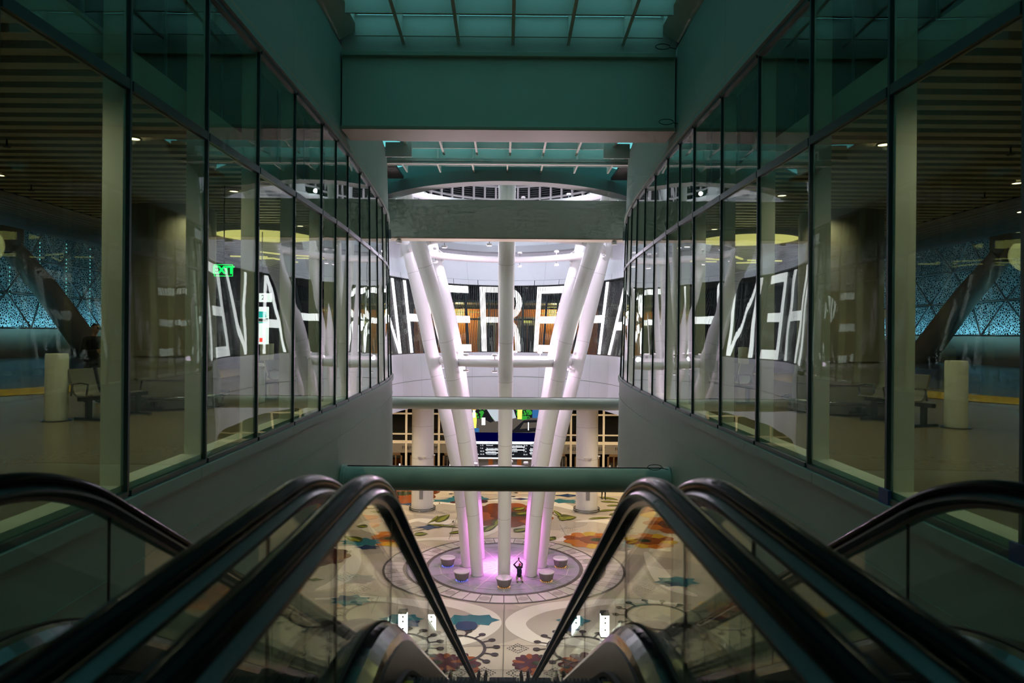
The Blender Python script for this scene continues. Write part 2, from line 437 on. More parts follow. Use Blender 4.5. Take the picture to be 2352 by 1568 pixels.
# ------------------------------------------------------------------ light sign round the drum
led = thing('led_sign', 'oval LED text band of hanging rods wrapping the atrium behind the leaning columns', 'led sign')
for sd in (-1, 1):
    mb = MB(); strip(mb, sd, 0, sE, -1.37, 3.58, .10, .02, step=.5); mb.build('rod_curtain', 'ledrod', led)
mb = MB()
for sd in (-1, 1): strip(mb, sd, 0, sE, -1.46, -1.36, -.02, .16, step=.5)
mb.build('bottom_rail', 'grey', led)
mb = MB()
for sd in (-1, 1): strip(mb, sd, 0, sE, 3.54, 3.60, -.02, .16, step=.5)
mb.build('top_rail', 'darkframe', led)
def wps(sg, z, off):   # signed arc length
    return wp(1 if sg >= 0 else -1, abs(sg), z, off)
def stroke(mb, pts_a, pts_b, off=.04):
    """quad strip between two polylines in (s, z)"""
    b = len(mb.v)
    for (a, c) in zip(pts_a, pts_b):
        for p in (a, c):
            mb.v.append(wps(p[0], p[1], off)); mb.v.append(wps(p[0], p[1], off+.03))
    for i in range(len(pts_a)-1):
        o = b+4*i; ua = [pts_a[i], pts_b[i], pts_b[i+1], pts_a[i+1]]
        mb.face((o, o+2, o+6, o+4), 0, ua); mb.face((o+1, o+5, o+7, o+3), 0, [ua[0], ua[3], ua[2], ua[1]])
        mb.face((o, o+4, o+5, o+1), 0, [ua[0]]*4); mb.face((o+2, o+3, o+7, o+6), 0, [ua[1]]*4)
    mb.face((b, b+1, b+3, b+2), 0, [pts_a[0]]*4); e = b+4*(len(pts_a)-1); mb.face((e, e+2, e+3, e+1), 0, [pts_a[-1]]*4)
ZB, ZT = -1.30, 3.46
def line(mb, x0, z0, x1, z1, w=.36):
    n = max(2, int(abs(x1-x0)/.4)+1, 3)
    if abs(x1-x0) > abs(z1-z0):
        A = [(x0+(x1-x0)*i/n, z0+(z1-z0)*i/n-w/2) for i in range(n+1)]; B = [(p[0], p[1]+w) for p in A]
    else:
        A = [(x0+(x1-x0)*i/n-w/2, z0+(z1-z0)*i/n) for i in range(n+1)]; B = [(p[0]+w, p[1]) for p in A]
    stroke(mb, A, B)
def letter(ch, x0, wd):
    mb = MB(); l, r = x0+.18, x0+wd-.18; zm = 1.02
    if ch in 'HN': line(mb, l, ZB, l, ZT); line(mb, r, ZB, r, ZT)
    if ch == 'H': line(mb, l+.18, zm, r-.18, zm, .5)
    if ch == 'N': line(mb, l+.1, ZT, r-.1, ZB, .34)
    if ch in 'ER': line(mb, l, ZB, l, ZT)
    if ch == 'E':
        for z in (ZT-.25, zm, ZB+.25): line(mb, l+.18, z, r+.1, z, .5)
    if ch == 'R':
        line(mb, l+.18, ZT-.2, r-.9, ZT-.2, .4); line(mb, l+.18, zm, r-.9, zm, .4)
        n = 12; A = []; B = []
        cz = (ZT+zm)/2; rz = (ZT-zm)/2
        for i in range(n+1):
            t = PI/2-PI*i/n; A.append((r-.95+.95*math.cos(t), cz+(rz)*math.sin(t))); B.append((r-.95+.58*math.cos(t), cz+(rz-.4)*math.sin(t)))
        stroke(mb, A, B)
        A = []; B = []
        for i in range(9):
            t = PI/2*(1-i/8); A.append((r-.8+.8*math.cos(t), ZB+(zm-ZB)*math.sin(t))); B.append((r-1.16+.80*math.cos(t), ZB+(zm-.2-ZB)*math.sin(t)))
        stroke(mb, A, B)
    if ch == 'A': line(mb, l, ZB, (l+r)/2-.05, ZT, .34); line(mb, r, ZB, (l+r)/2+.05, ZT, .34); line(mb, l+.45, zm-.5, r-.45, zm-.5, .5)
    if ch == 'V': line(mb, l, ZT, (l+r)/2-.05, ZB, .34); line(mb, r, ZT, (l+r)/2+.05, ZB, .34)
    if ch == 'W':
        q = (r-l)/4
        for i, (a, b2) in enumerate(((ZT, ZB), (ZB, ZT), (ZT, ZB), (ZB, ZT))): line(mb, l+i*q, a, l+(i+1)*q, b2, .3)
    o = mb.build('letter', 'ledon', led); return o
for ch, x, wd in (('E',-5.0,2.5),('R',-1.75,3.0),('E',2.05,2.5),('H',6.0,2.9),('A',10.0,3.0),('V',14.0,2.8),('E',18.0,2.5),('W',21.7,3.2),
                  ('H',-9.0,2.9),('N',-13.2,2.9),('E',-17.0,2.5),('H',-21.0,2.9),('W',-25.3,3.3)):
    if abs(x) < sE-.5 and abs(x+wd) < sE: letter(ch, x, wd)

# ------------------------------------------------------------------ cross beams
def ibeam(name, y0, y1, z0, z1, hw, label):
    t = thing(name, label, 'beam', (0, y0, z0)); h = z1-z0; d = y1-y0
    mb = MB(); mb.box(-hw, hw, .10, d-.10, .08, h-.10); mb.build('web', 'beam', t)
    mb = MB(); mb.box(-hw, hw, 0, d, h-.10, h); mb.build('top_flange', 'beam', t, bevel=.01)
    mb = MB(); mb.box(-hw, hw, 0, d, 0, .08); mb.build('bottom_flange', 'tan', t, bevel=.01)
    return t
ibeam('box_beam', 15.3, 16.25, 4.46, 6.18, 3.67, 'deep pale green steel box beam under the near skylight, tan along its underside')
mb = MB()
t = thing('box_beam', 'shallower grey-green box beam crossing in front of the tops of the leaning columns', 'beam', (0, 30.3, 4.10))
mb.box(-5.75, 5.75, 0, .85, 0.06, 1.70); mb.build('web', 'beam', t)
mb = MB(); mb.box(-5.75, 5.75, -.02, .87, 0, .06); mb.build('bottom_flange', 'tan', t)
t = thing('tube_beam', 'thick round green-grey tube beam spanning wall to wall just past the escalator tops', 'beam', (0, 15.7, -3.27))
mb = MB(); mb.tube([(-3.6, 0, 0), (3.6, 0, 0)], .27, 40); mb.build('tube', 'tube', t)
for sx in (-1, 1):
    mb = MB(); mb.tube([(sx*3.58, 0, 0), (sx*3.67, 0, 0)], .30, 40); mb.build('end_collar', 'tube', t)
mb = MB(); mb.box(-3.55, 3.55, -.02, .02, .268, .285); mb.build('top_cable', 'black', t)
t = thing('tube_beam', 'round green-grey tube beam farther off, passing in front of the leaning columns', 'beam', (0, 31.0, -3.10))
mb = MB(); mb.tube([(-5.75, 0, 0), (5.75, 0, 0)], .27, 40); mb.build('tube', 'tube', t)
mb = MB(); mb.box(-5.7, 5.7, -.02, .02, .268, .285); mb.build('top_cable', 'black', t)
# loose cable loops on the near beam ends
for (x, y, z, lb) in ((3.35, 15.2, 6.22, 'thin black wire loop on the top end of the deep box beam'), (3.45, 15.25, 4.6, 'thin black wire loop at the lower end of the deep box beam'), (3.3, 15.45, -2.98, 'thin black wire loop on the end of the near tube beam')):
    mb = MB(); mb.tube([(x+.16*math.cos(a), y, z+.05+.06*math.sin(a)) for a in [i*.5 for i in range(13)]] + [(x+.3, y, z)], .008, 6)
    tag(mb.build('wire_loop', 'blackmat'), lb, 'wire', kind='thing')

# ------------------------------------------------------------------ skylights
def skylight(name, y0, y1, xs, ycross, z0, depth, slope, hw, label, arch=0.0):
    t = thing(name, label, 'skylight', (0, 0, 0))
    zz = lambda y: z0 + slope*(y1-y)
    for x in xs:
        mb = MB(); b = 0
        mb.v += [(x-.035, y0, zz(y0)), (x+.035, y0, zz(y0)), (x+.035, y1, zz(y1)), (x-.035, y1, zz(y1)),
                 (x-.035, y0, zz(y0)+depth), (x+.035, y0, zz(y0)+depth), (x+.035, y1, zz(y1)+depth), (x-.035, y1, zz(y1)+depth)]
        for q in ((0,3,2,1),(4,5,6,7),(0,1,5,4),(2,3,7,6),(0,4,7,3),(1,2,6,5)): mb.face(q)
        mb.build('rib', 'rib', t)
    for y in ycross:
        mb = MB(); mb.box(-hw, hw, y-.025, y+.025, zz(y)+.01, zz(y)+depth); mb.build('cross_rib', 'rib', t)
        mb = MB(); mb.box(-hw, hw, y-.16, y+.02, zz(y)+depth+.03, zz(y)+depth+.10); mb.build('glazing_bar', 'dark', t)
    mb = MB(); za, zb = zz(y0)+depth+.12, zz(y1)+depth+.12
    mb.v += [(-hw, y0, za), (hw, y0, za), (hw, y1, zb), (-hw, y1, zb), (-hw, y0, za+.03), (hw, y0, za+.03), (hw, y1, zb+.03), (-hw, y1, zb+.03)]
    for q in ((0,3,2,1),(4,5,6,7),(0,1,5,4),(2,3,7,6),(0,4,7,3),(1,2,6,5)): mb.face(q)
    mb.build('glass', 'cyan', t)
    return t
skylight('skylight', -3.5, 15.35, [-2.31, -1.10, .09, 1.30, 2.50], [15.0-.95*i for i in range(19)], 6.34, .45, .055, 3.3, 'glowing teal skylight with a grid of deep cream ribs above the near box beam')
skylight('skylight', 16.3, 25.3, [-3.48,-2.29, -1.10, .09, 1.28, 2.47, 3.66], [24.4-.9*i for i in range(9)], 6.44, .45, 0.0, 3.72, 'glowing teal skylight with cream ribs between the two box beams')
mb = MB(); mb.box(-4.4, 4.4, 25.3, 25.42, 6.2, 6.34); mb.box(-4.6, 4.6, 25.30, 25.50, 6.14, 6.22); struct(mb.build('trim_skylight_header', 'rib'))
mb = MB()
for i in range(24):
    x0, x1 = -6+.5*i, -5.5+.5*i; q = lambda x: 39.2-11.8*math.sqrt(max(0, 1-(x/7.85)**2))
    b = len(mb.v); mb.v += [(x0, 25.5, 7.0), (x1, 25.5, 7.0), (x1, q(x1), 7.0), (x0, q(x0), 7.0), (x0, 25.5, 7.08), (x1, 25.5, 7.08), (x1, q(x1), 7.08), (x0, q(x0), 7.08)]
    for f in ((0,3,2,1),(4,5,6,7),(0,1,5,4),(2,3,7,6),(1,2,6,5),(3,0,4,7)): mb.face([b+j for j in f])
struct(mb.build('ceiling_oculus_glow', 'cyan'))  # ceiling strip made to glow, added to light the ring girder's face
mb = MB()
for x in [-3.9+1.3*i for i in range(7)]: mb.box(x-.03, x+.03, 25.5, 27.2, 6.25, 7.0)
mb.box(-5, 5, 26.3, 26.35, 6.3, 7.0)
struct(mb.build('trim_ceiling_ribs', 'rib'))
mb = MB()
for sd in (-1, 1): mb.box(sd*3.3, sd*4.2, 24.0, 24.06, 6.05, 6.55)
mb.build('x', 'rib'); bpy.data.objects['x'].name = 'trim_ceiling_brackets'; struct(bpy.data.objects['trim_ceiling_brackets'])
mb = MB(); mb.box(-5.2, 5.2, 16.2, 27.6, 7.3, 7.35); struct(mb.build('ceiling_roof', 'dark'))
mb = MB(); mb.box(-3.68, 3.68, 15.36, 15.42, 6.18, 7.4); struct(mb.build('trim_skylight_upstand', 'rib'))
mb = MB(); n = 64
for i in range(n+1):
    a = PI+PI*i/n
    for r in (.35, .45):
        for z in (6.36, 7.05): mb.v.append(((8.25-r)*math.cos(a), 39.2+(12.2-r)*math.sin(a), z))
for i in range(n):
    a = 4*i; c = a+4
    mb.face((a, c, c+1, a+1), 0, None, True); mb.face((a+2, a+3, c+3, c+2), 0, None, True); mb.face((a+1, c+1, c+3, a+3)); mb.face((a, a+2, c+2, c))
struct(mb.build('trim_oculus_curb', 'panel'))
# ring beam round the oculus
oc = []
mb = MB(); n = 96
for i in range(n):
    a = 2*PI*i/n
    for r in (0, .75):
        for z in (5.90, 6.36): mb.v.append(((8.02-r)*math.cos(a), 39.2+(12.2-r)*math.sin(a), z))
for i in range(n):
    a = 4*i; c = 4*((i+1) % n)
    mb.face((a, a+1, c+1, c), 0, None, True); mb.face((a+2, c+2, c+3, a+3), 1, None, True); mb.face((a, c, c+2, a+2), 1); mb.face((a+1, a+3, c+3, c+1), 0)
tag(mb.build('oculus_ring', ['panel', 'drum']), 'wide oval ring girder in the ceiling around the tops of the leaning columns', 'ring beam', kind='thing')
# clerestory round the top of the drum
cl = thing('clerestory', 'curved band of dark louvred windows in white frames high around the oculus', 'window band')
def epos(a, z, o=0): return ((8.55+o)*math.cos(a), 39.2+(13.55+o)*math.sin(a), z)
NB = 64
for i in range(NB):
    a0, a1 = 2*PI*i/NB, 2*PI*(i+1)/NB
    if math.sin(a0) < .15: continue
    mb = MB(); mb.bar(epos(a0, 9.3), epos(a0, 11.1), .14, .2, up=(math.cos(a0), math.sin(a0), 0)); mb.build('mullion', 'col', cl)
    mb = MB()
    for k in range(5): mb.bar(epos(a0, 10.22+.16*k), epos(a1, 10.22+.16*k), .06, .02)
    mb.build('louvre', 'grey', cl)
for z in (9.35, 10.1, 11.05):
    mb = MB()
    for i in range(NB): mb.bar(epos(2*PI*i/NB, z), epos(2*PI*(i+1)/NB, z), .16, .12)
    mb.build('rail', 'col', cl)
mb = MB()
for i in range(NB):
    a0, a1 = 2*PI*i/NB, 2*PI*(i+1)/NB
    mb.poly([epos(a0, 9.3, .1), epos(a1, 9.3, .1), epos(a1, 11.1, .1), epos(a0, 11.1, .1)])
mb.build('glass', 'darkglass', cl)
mb = MB(); n = 48
prof = [(0, 0), (.6, -.05), (1, -.35)]
mb.lathe([(.01, 12.6), (4, 12.4), (7, 11.8), (9.0, 11.12)], 48, (0, 39.2, 0), caps=False); 
for i, v in enumerate(mb.v): mb.v[i] = (v[0], 39.2+(v[1]-39.2)*1.5, v[2])
struct(mb.build('ceiling_oculus_dome', 'drum'))
# upper drum lining between the oculus ring and the clerestory
mb = MB(); mb.box(-12, 12, 22, 26, 11.2, 11.3); 

# ------------------------------------------------------------------ leaning columns
AX = (0.0, 38.4)
prof = [(FZ, 2.0), (-10, 2.28), (-7.1, 2.69), (-5.2, 3.1), (-3.74, 3.45), (-1.26, 4.03), (.8, 4.63), (2.7, 5.28), (4.5, 5.95), (6.2, 6.55), (8.9, 7.6), (11.0, 8.5)]
def colr(z):
    for (a, b) in zip(prof, prof[1:]):
        if a[0] <= z <= b[0]: return a[1]+(b[1]-a[1])*(z-a[0])/(b[0]-a[0])
    return prof[-1][1]
def colw(z): return .325 + .065*min(1, max(0, (z-FZ)/17))
where = ['behind the middle, far side of the ring', 'far right of the ring', 'on the right of the ring', 'front right of the ring', 'at the front, nearest the escalators', 'front left of the ring', 'on the left of the ring', 'far left of the ring']
for k in range(8):
    a = PI/2 - k*PI/4
    t = thing('leaning_column', 'white round column leaning outward, ' + where[k], 'column', (AX[0], AX[1], 0), 0, 'white columns leaning outward in a ring')
    ca, sa = math.cos(a), math.sin(a)
    zs = []
    for (p, q) in zip(prof, prof[1:]):
        for j in range(3): zs.append(p[0]+(q[0]-p[0])*j/3)
    zs.append(prof[-1][0])
    # smooth the profile a little
    kk = lambda z: min(1.4, max(0, (z+1)/4.5))
    fx = lambda z: (1-.085*kk(z)) if k % 4 == 2 else (1+.03*kk(z) if k % 2 else 1)
    cpos = lambda z: (ca*colr(z)*fx(z), sa*colr(z), z)
    mb = MB(); mb.tube([cpos(z) for z in zs], [colw(z) for z in zs], 36); mb.build('shaft', 'col', t)
    mb = MB(); mb.tube([(ca*2.0, sa*2.0, FZ), (ca*2.0, sa*2.0, FZ+.03)], .36, 36); mb.build('base_plate', 'grey', t)
    for z in (-9.5, -5.6, -2.35, -.4, 3.3):
        r0, r1 = colr(z), colr(z+.02)
        mb = MB(); mb.tube([cpos(z), cpos(z+.02)], colw(z)+.003, 36); mb.build('joint', 'joint', t)
def ring(R0, z, rad, label):
    t = thing('ring_tube', label, 'ring tube', (AX[0], AX[1], z))
    mb = MB(); mb.tube([(R0*math.cos(2*PI*i/80), R0*math.sin(2*PI*i/80), 0) for i in range(80)], rad, 20, closed=True); mb.build('tube', 'col', t)
    for k in range(8):
        a = PI/2-k*PI/4; rc = colr(z); ca, sa = math.cos(a), math.sin(a)
        tx, ty = -sa*.03, ca*.03
        mb = MB()
        for s_ in (-1, 1):
            pts = [((R0+.05)*ca, (R0+.05)*sa, .14), ((R0+.05)*ca, (R0+.05)*sa, -.14), ((rc-.15)*ca, (rc-.15)*sa, -.5), ((rc-.15)*ca, (rc-.15)*sa, .45)]
            mb.poly([(p[0]+tx*s_, p[1]+ty*s_, p[2]) for p in pts])
        b = 0
        for i in range(4): mb.face((i, (i+1) % 4, 4+(i+1) % 4, 4+i))
        mb.build('gusset', 'col', t)
    return t
ring(2.05, -7.75, .17, 'lowest white ring tube joining the leaning columns, pink from below')
ring(3.45, -1.50, .20, 'white ring tube tying the leaning columns at the height of the drum parapet')
ring(5.20, 4.62, .20, 'large white ring tube lit pink and blue just under the shallower box beam')
ring(6.60, 8.35, .20, 'topmost white ring tube below the clerestory')
# ------------------------------------------------------------------ terrazzo floor with inlays (flat pattern of the floor itself)
def fl(px, py, D=None):
    dx, dy = px-1161, py-766
    u = dx + .0078*dy; v = dy - .0078*dx
    d = -FZ*F/v
    return (u*d/F, d)
fm = {'base': (.60, .52, .40), 'white': (.80, .74, .62), 'greige': (.47, .41, .33), 'disc': (.36, .36, .40), 'line': (.12, .11, .10), 'band': (.68, .63, .58), 'dotf': (.47, .43, .38),
      'orange': (.56, .17, .02), 'rust': (.30, .07, .015), 'brown': (.16, .035, .01), 'yellow': (.62, .38, .03), 'olive': (.075, .085, .012), 'lolive': (.24, .26, .03), 'teal': (.02, .16, .20), 'navy': (.015, .045, .12),
      'maroon': (.08, .012, .02), 'dark': (.045, .035, .035), 'peach': (.55, .28, .14), 'darkgreen': (.03, .045, .02), 'pale': (.56, .53, .50)}
fk = list(fm)
def terr(name, c):
    m = pbr('terrazzo_'+name, c, .20, var=.07, vscale=25, spec=.28); return m
for k, c in fm.items(): M['f_'+k] = terr(k, c)
fb = MB(); LV = [0]
fb.poly([(-34, -6, FZ), (34, -6, FZ), (34, 64, FZ), (-34, 64, FZ)], fk.index('base'))
def inlay(pts, mat, lift=1):
    LV[0] += 1; z = FZ + .005*lift + 1e-4*(LV[0] % 40); fb.poly([(p[0], p[1], z) for p in pts], fk.index(mat))
def tri_band(A, B, mat, lift=1):
    LV[0] += 1; z = FZ + .005*lift + 1e-4*(LV[0] % 40); b = len(fb.v)
    for a, c in zip(A, B): fb.v += [(a[0], a[1], z), (c[0], c[1], z)]
    for i in range(len(A)-1): fb.face((b+2*i, b+2*i+1, b+2*i+3, b+2*i+2), fk.index(mat))
def ell(cx, cy, rx, ry, mat, lift=1, n=40, rot=0):
    inlay([(cx+rx*math.cos(t)*math.cos(rot)-ry*math.sin(t)*math.sin(rot), cy+rx*math.cos(t)*math.sin(rot)+ry*math.sin(t)*math.cos(rot)) for t in [2*PI*i/n for i in range(n)]], mat, lift)
def annulus(cx, cy, r0, r1, mat, lift=1, n=72, ax=1.0, a0=0, a1=2*PI):
    T = [a0+(a1-a0)*i/n for i in range(n+1)]
    tri_band([(cx+r0*ax*math.cos(t), cy+r0*math.sin(t)) for t in T], [(cx+r1*ax*math.cos(t), cy+r1*math.sin(t)) for t in T], mat, lift)
def smooth_path(P, per=10): 
    return catmull([tuple(p) for p in P], per)
def swirl(pix, w0, w1, mat, lift=1):
    """a tapering band along measured floor points; widths in metres"""
    P = smooth_path([fl(*p) for p in pix]); n = len(P); A = []; B = []
    for i, p in enumerate(P):
        q = P[min(i+1, n-1)]; o = P[max(i-1, 0)]; dx, dy = q[0]-o[0], q[1]-o[1]; L = math.hypot(dx, dy) or 1
        t = i/(n-1); w = (w0 + (w1-w0)*math.sin(PI*t))/2
        A.append((p[0]-dy/L*w, p[1]+dx/L*w)); B.append((p[0]+dy/L*w, p[1]-dx/L*w))
    tri_band(A, B, mat, lift)
def leaf(p, q, w, mat='olive', lift=5, bend=0.0, vein=True):
    a, b = fl(*p), fl(*q); dx, dy = b[0]-a[0], b[1]-a[1]; L = math.hypot(dx, dy); nx, ny = -dy/L, dx/L
    n = 14; A = []; B = []; Cc = []
    for i in range(n+1):
        t = i/n; k = w*math.sin(PI*t**.8)/2; c = bend*L*math.sin(PI*t)
        x, y = a[0]+dx*t+nx*c, a[1]+dy*t+ny*c
        A.append((x+nx*k, y+ny*k)); B.append((x-nx*k, y-ny*k)); Cc.append((x+nx*k*.15, y+ny*k*.15))
    tri_band(A, B, mat, lift)
    if vein: tri_band(Cc, [(c[0]-(c[0]-b2[0])*.75, c[1]-(c[1]-b2[1])*.75) for c, b2 in zip(Cc, B)], 'lolive', lift+1)
def flower(px, py, r, mats, lift=3, petals=9, squash=1.0, rot=0, core='darkgreen'):
    cx, cy = fl(px, py); rnd = random.Random(int(px*7+py))
    n = petals*10
    def outline(rr, amp, ph, cnt): return [(cx+rr*(1+amp*(abs(math.sin(cnt/2*t+ph))-.5))*math.cos(t+rot), cy+rr*squash*(1+amp*(abs(math.sin(cnt/2*t+ph))-.5))*math.sin(t+rot)) for t in [2*PI*i/n for i in range(n)]]
    O = outline(r, .16, .4, petals); 
    LV[0] += 1; z = FZ+.005*lift+1e-4*(LV[0] % 40); b = len(fb.v); fb.v.append((cx, cy, z)); fb.v += [(p[0], p[1], z) for p in O]
    for i in range(n):
        sec = int(i/n*petals); fb.face((b, b+1+i, b+1+(i+1) % n), fk.index(mats[sec % len(mats)]))
    I = outline(r*.52, .12, 1, petals-2); b = len(fb.v); z += .004; fb.v.append((cx+.1*r, cy, z)); fb.v += [(p[0]+.1*r, p[1], z) for p in I]
    for i in range(n): fb.face((b, b+1+i, b+1+(i+1) % n), fk.index(mats[-1]))
    k = 22; b = len(fb.v); z += .004; fb.v.append((cx+.22*r, cy+.03*r, z))
    for i in range(2*k):
        rr = r*(.30 if i % 2 else .17+.06*rnd.random()); t = PI*i/k; fb.v.append((cx+.22*r+rr*math.cos(t), cy+rr*.9*math.sin(t), z))
    for i in range(2*k): fb.face((b, b+1+i, b+1+(i+1) % (2*k)), fk.index(core))
def star(px, py, r, mat, lift=4, pts=6, squash=.55, rot=0.0, inner=.6):
    cx, cy = fl(px, py); P = []
    for i in range(pts*2):
        rr = r if i % 2 == 0 else r*inner; t = PI*i/pts
        x, y = rr*math.cos(t), rr*squash*math.sin(t); P.append((cx+x*math.cos(rot)-y*math.sin(rot), cy+x*math.sin(rot)+y*math.cos(rot)))
    inlay(P, mat, lift)
def dots(px, py, w=1.0, lift=3):
    cx, cy = fl(px, py)
    for ringk in (1.0, .55):
        n = int(20*ringk)
        for i in range(n):
            t = 4*i/n; k = int(t); f = t-k
            cn = [(1,0),(0,1),(-1,0),(0,-1),(1,0)]
            x = (cn[k][0]*(1-f)+cn[k+1][0]*f)*w*ringk; y = (cn[k][1]*(1-f)+cn[k+1][1]*f)*w*1.0*ringk
            s_ = .03; inlay([(cx+x-s_, cy+y-s_), (cx+x+s_, cy+y-s_), (cx+x+s_, cy+y+s_), (cx+x-s_, cy+y+s_)], 'line', lift)
def lolly_ring(px, py, r, n=14, squash=1.0, lift=4, w=.13, mat='dark'):
    cx, cy = fl(px, py); annulus(cx, cy, r-w, r, mat, lift, ax=squash)
    for i in range(n):
        t = 2*PI*i/n+.1; x0, y0 = cx+r*squash*math.cos(t), cy+r*math.sin(t); x1, y1 = cx+(r+.42)*math.cos(t)*squash, cy+(r+.42)*math.sin(t)
        nx, ny = -math.sin(t)*.045, math.cos(t)*.045
        inlay([(x0-nx, y0-ny), (x1-nx, y1-ny), (x1+nx, y1+ny), (x0+nx, y0+ny)], mat, lift)
        ell(x1, y1, .155, .155, mat, lift+1, 16)
# big grey fields and white swirls
for (px, py, rx, ry, rot) in ((1075,1425,3.0,2.6,0),(1330,1430,3.4,2.6,0),(900,1300,4.0,2.4,.2),(1480,1250,4.5,2.6,0),(1230,1200,3.5,1.8,0),(900,1200,4,2.2,0),(1500,1400,3.2,2.0,0),(1010,1160,3,2.5,0),(1400,1160,5,3,0),(780,1350,3,2.5,0),(1590,1330,2.5,3,0)):
    c = fl(px, py); ell(c[0], c[1], rx, ry, 'greige', 1, rot=rot)
swirl([(1530,1382),(1420,1378),(1310,1386),(1225,1402),(1183,1430),(1215,1462),(1290,1486),(1340,1494)], .15, .95, 'white', 2)
swirl([(800,1382),(905,1376),(1010,1382),(1095,1402),(1127,1430),(1090,1462),(1010,1486),(950,1496)], .15, .95, 'white', 2)
swirl([(1320,1198),(1375,1196),(1420,1204),(1435,1216),(1400,1232)], .1, 1.2, 'white', 2)
swirl([(925,1204),(960,1194),(1010,1200),(1040,1196),(1060,1202)], .1, 1.1, 'white', 2)
swirl([(900,1246),(985,1238),(1060,1236),(1120,1222),(1150,1200),(1190,1192)], .15, .9, 'white', 2)
swirl([(1200,1225),(1280,1240),(1345,1228),(1440,1262),(1530,1262),(1590,1250)], .15, 1.0, 'white', 2)
swirl([(1450,1262),(1455,1300),(1480,1340),(1530,1362)], .2, 1.0, 'white', 2)
swirl([(880,1262),(860,1300),(830,1340),(770,1362)], .2, 1.0, 'white', 2)
swirl([(1120,1150),(1180,1146),(1230,1148),(1290,1160),(1320,1172)], .2, 1.6, 'white', 2)
swirl([(900,1150),(960,1158),(1010,1152),(1060,1160)], .2, 1.6, 'white', 2)
swirl([(700,1250),(760,1232),(830,1235),(870,1262)], .2, 1.0, 'white', 2)
# the compass circle under the columns
cx, cy = 0, 38.4
annulus(cx, cy, 5.22, 5.34, 'line', 4); annulus(cx, cy, 4.30, 5.22, 'band', 3); annulus(cx, cy, 4.12, 4.32, 'line', 5); ell(cx, cy, 4.14, 4.14, 'disc', 3, 72)
for i in range(48):
    t = 2*PI*i/48; nx, ny = -math.sin(t)*.02, math.cos(t)*.02
    inlay([(cx+4.3*math.cos(t)-nx, cy+4.3*math.sin(t)-ny), (cx+5.24*math.cos(t)-nx, cy+5.24*math.sin(t)-ny), (cx+5.24*math.cos(t)+nx, cy+5.24*math.sin(t)+ny), (cx+4.3*math.cos(t)+nx, cy+4.3*math.sin(t)+ny)], 'line', 5)
    if i % 3 == 1: ell(cx+4.77*math.cos(t+PI/48), cy+4.77*math.sin(t+PI/48), .27, .27, 'dotf', 4, 20)
for i in range(16):
    t = 2*PI*i/16; nx, ny = -math.sin(t)*.03, math.cos(t)*.03
    inlay([(cx+.6*math.cos(t)-nx, cy+.6*math.sin(t)-ny), (cx+3.9*math.cos(t)-nx, cy+3.9*math.sin(t)-ny), (cx+3.9*math.cos(t)+nx, cy+3.9*math.sin(t)+ny), (cx+.6*math.cos(t)+nx, cy+.6*math.sin(t)+ny)], 'pale', 5)
annulus(cx, cy, 3.55, 3.6, 'pale', 5, 16); annulus(cx, cy, 2.5, 2.54, 'pale', 5, 16)
# flowers, leaves, stars, lollipop rings, dotted diamonds
flower(1166,1181, 3.1, ['brown','rust','rust','brown'], 3, 11, 1.0)
flower(1357,1240, 1.65, ['orange','orange','yellow','orange','rust'], 3, 10)
flower(868,1237, 1.55, ['yellow','peach','orange','yellow','rust'], 3, 10)
flower(800,1200, 2.2, ['rust','orange','yellow','brown'], 3, 10)
flower(1530,1168, 3.0, ['orange','rust','yellow','rust'], 3, 10)
flower(1530,1285, 1.6, ['maroon','brown','maroon'], 3, 9)
flower(1030,1530, 1.15, ['maroon','rust','maroon'], 4, 14); flower(1222,1524, .75, ['maroon','rust','maroon'], 4, 16); flower(1262,1545, .7, ['rust','maroon','rust'], 4, 12)
flower(905,1133, 3.4, ['brown','rust'], 3, 9); flower(1075,1148, 1.5, ['teal','teal','maroon'], 3, 9, core='maroon')
flower(700,1400, 1.5, ['orange','yellow','rust'], 3, 9); flower(1640,1380, 1.6, ['orange','peach','rust'], 3, 9)
for a in (((1003,1200),(1032,1182),.95),((1005,1185),(980,1203),.3),((1280,1190),(1324,1188),1.5),((1270,1172),(1290,1196),.35),((1030,1226),(1080,1220),.55),((1110,1222),(1142,1205),.7),((1180,1222),(1212,1214),.8),((950,1228),(982,1226),.8),
          ((925,1212),(945,1210),.7),((976,1205),(1053,1212),.4),((1255,1236),(1276,1240),1.0),((1283,1194),(1302,1194),.6),((1136,1208),(1150,1190),.6),
          ((1350,1193),(1404,1189),.45),((1375,1142),(1420,1149),.5),((1378,1152),(1424,1155),.45),((1392,1162),(1430,1161),.42),((1375,1175),(1420,1171),.42),((1398,1183),(1432,1179),.4),
          ((760,1160),(860,1150),.5),((770,1172),(870,1168),.5),((1180,1172),(1205,1166),.9),((1185,1182),(1222,1176),1.0),((1440,1250),(1480,1238),.8),((1430,1215),(1455,1214),.8)):
    leaf(a[0], a[1], a[2], 'olive', 8, bend=.06)
for a in (((940,1215),(1053,1212)),((945,1222),(1060,1205)),((1290,1196),(1268,1180))): swirl([a[0], ((a[0][0]+a[1][0])/2, (a[0][1]+a[1][1])/2-3), a[1]], .05, .07, 'olive', 4)
star(983,1211,.95,'navy',4,4,.7,0,.5); star(1060,1143,1.3,'teal',4,6,.6,.2); star(1020,1150,1.2,'teal',4,5,.5); star(1195,1146,.8,'navy',4,4,.5); star(1304,1138,1.3,'navy',4,4,.45,0,.55); star(1293,1151,1.5,'teal',4,7,.5,-.1)
star(938,1158,.8,'navy',4,4,.5); star(815,1330,1.25,'teal',4,7,.65,-.1,.7); star(828,1336,.7,'navy',5,5,.6); star(1450,1384,1.05,'teal',4,8,.7,.2,.7); star(1462,1380,.6,'navy',5,6,.7)
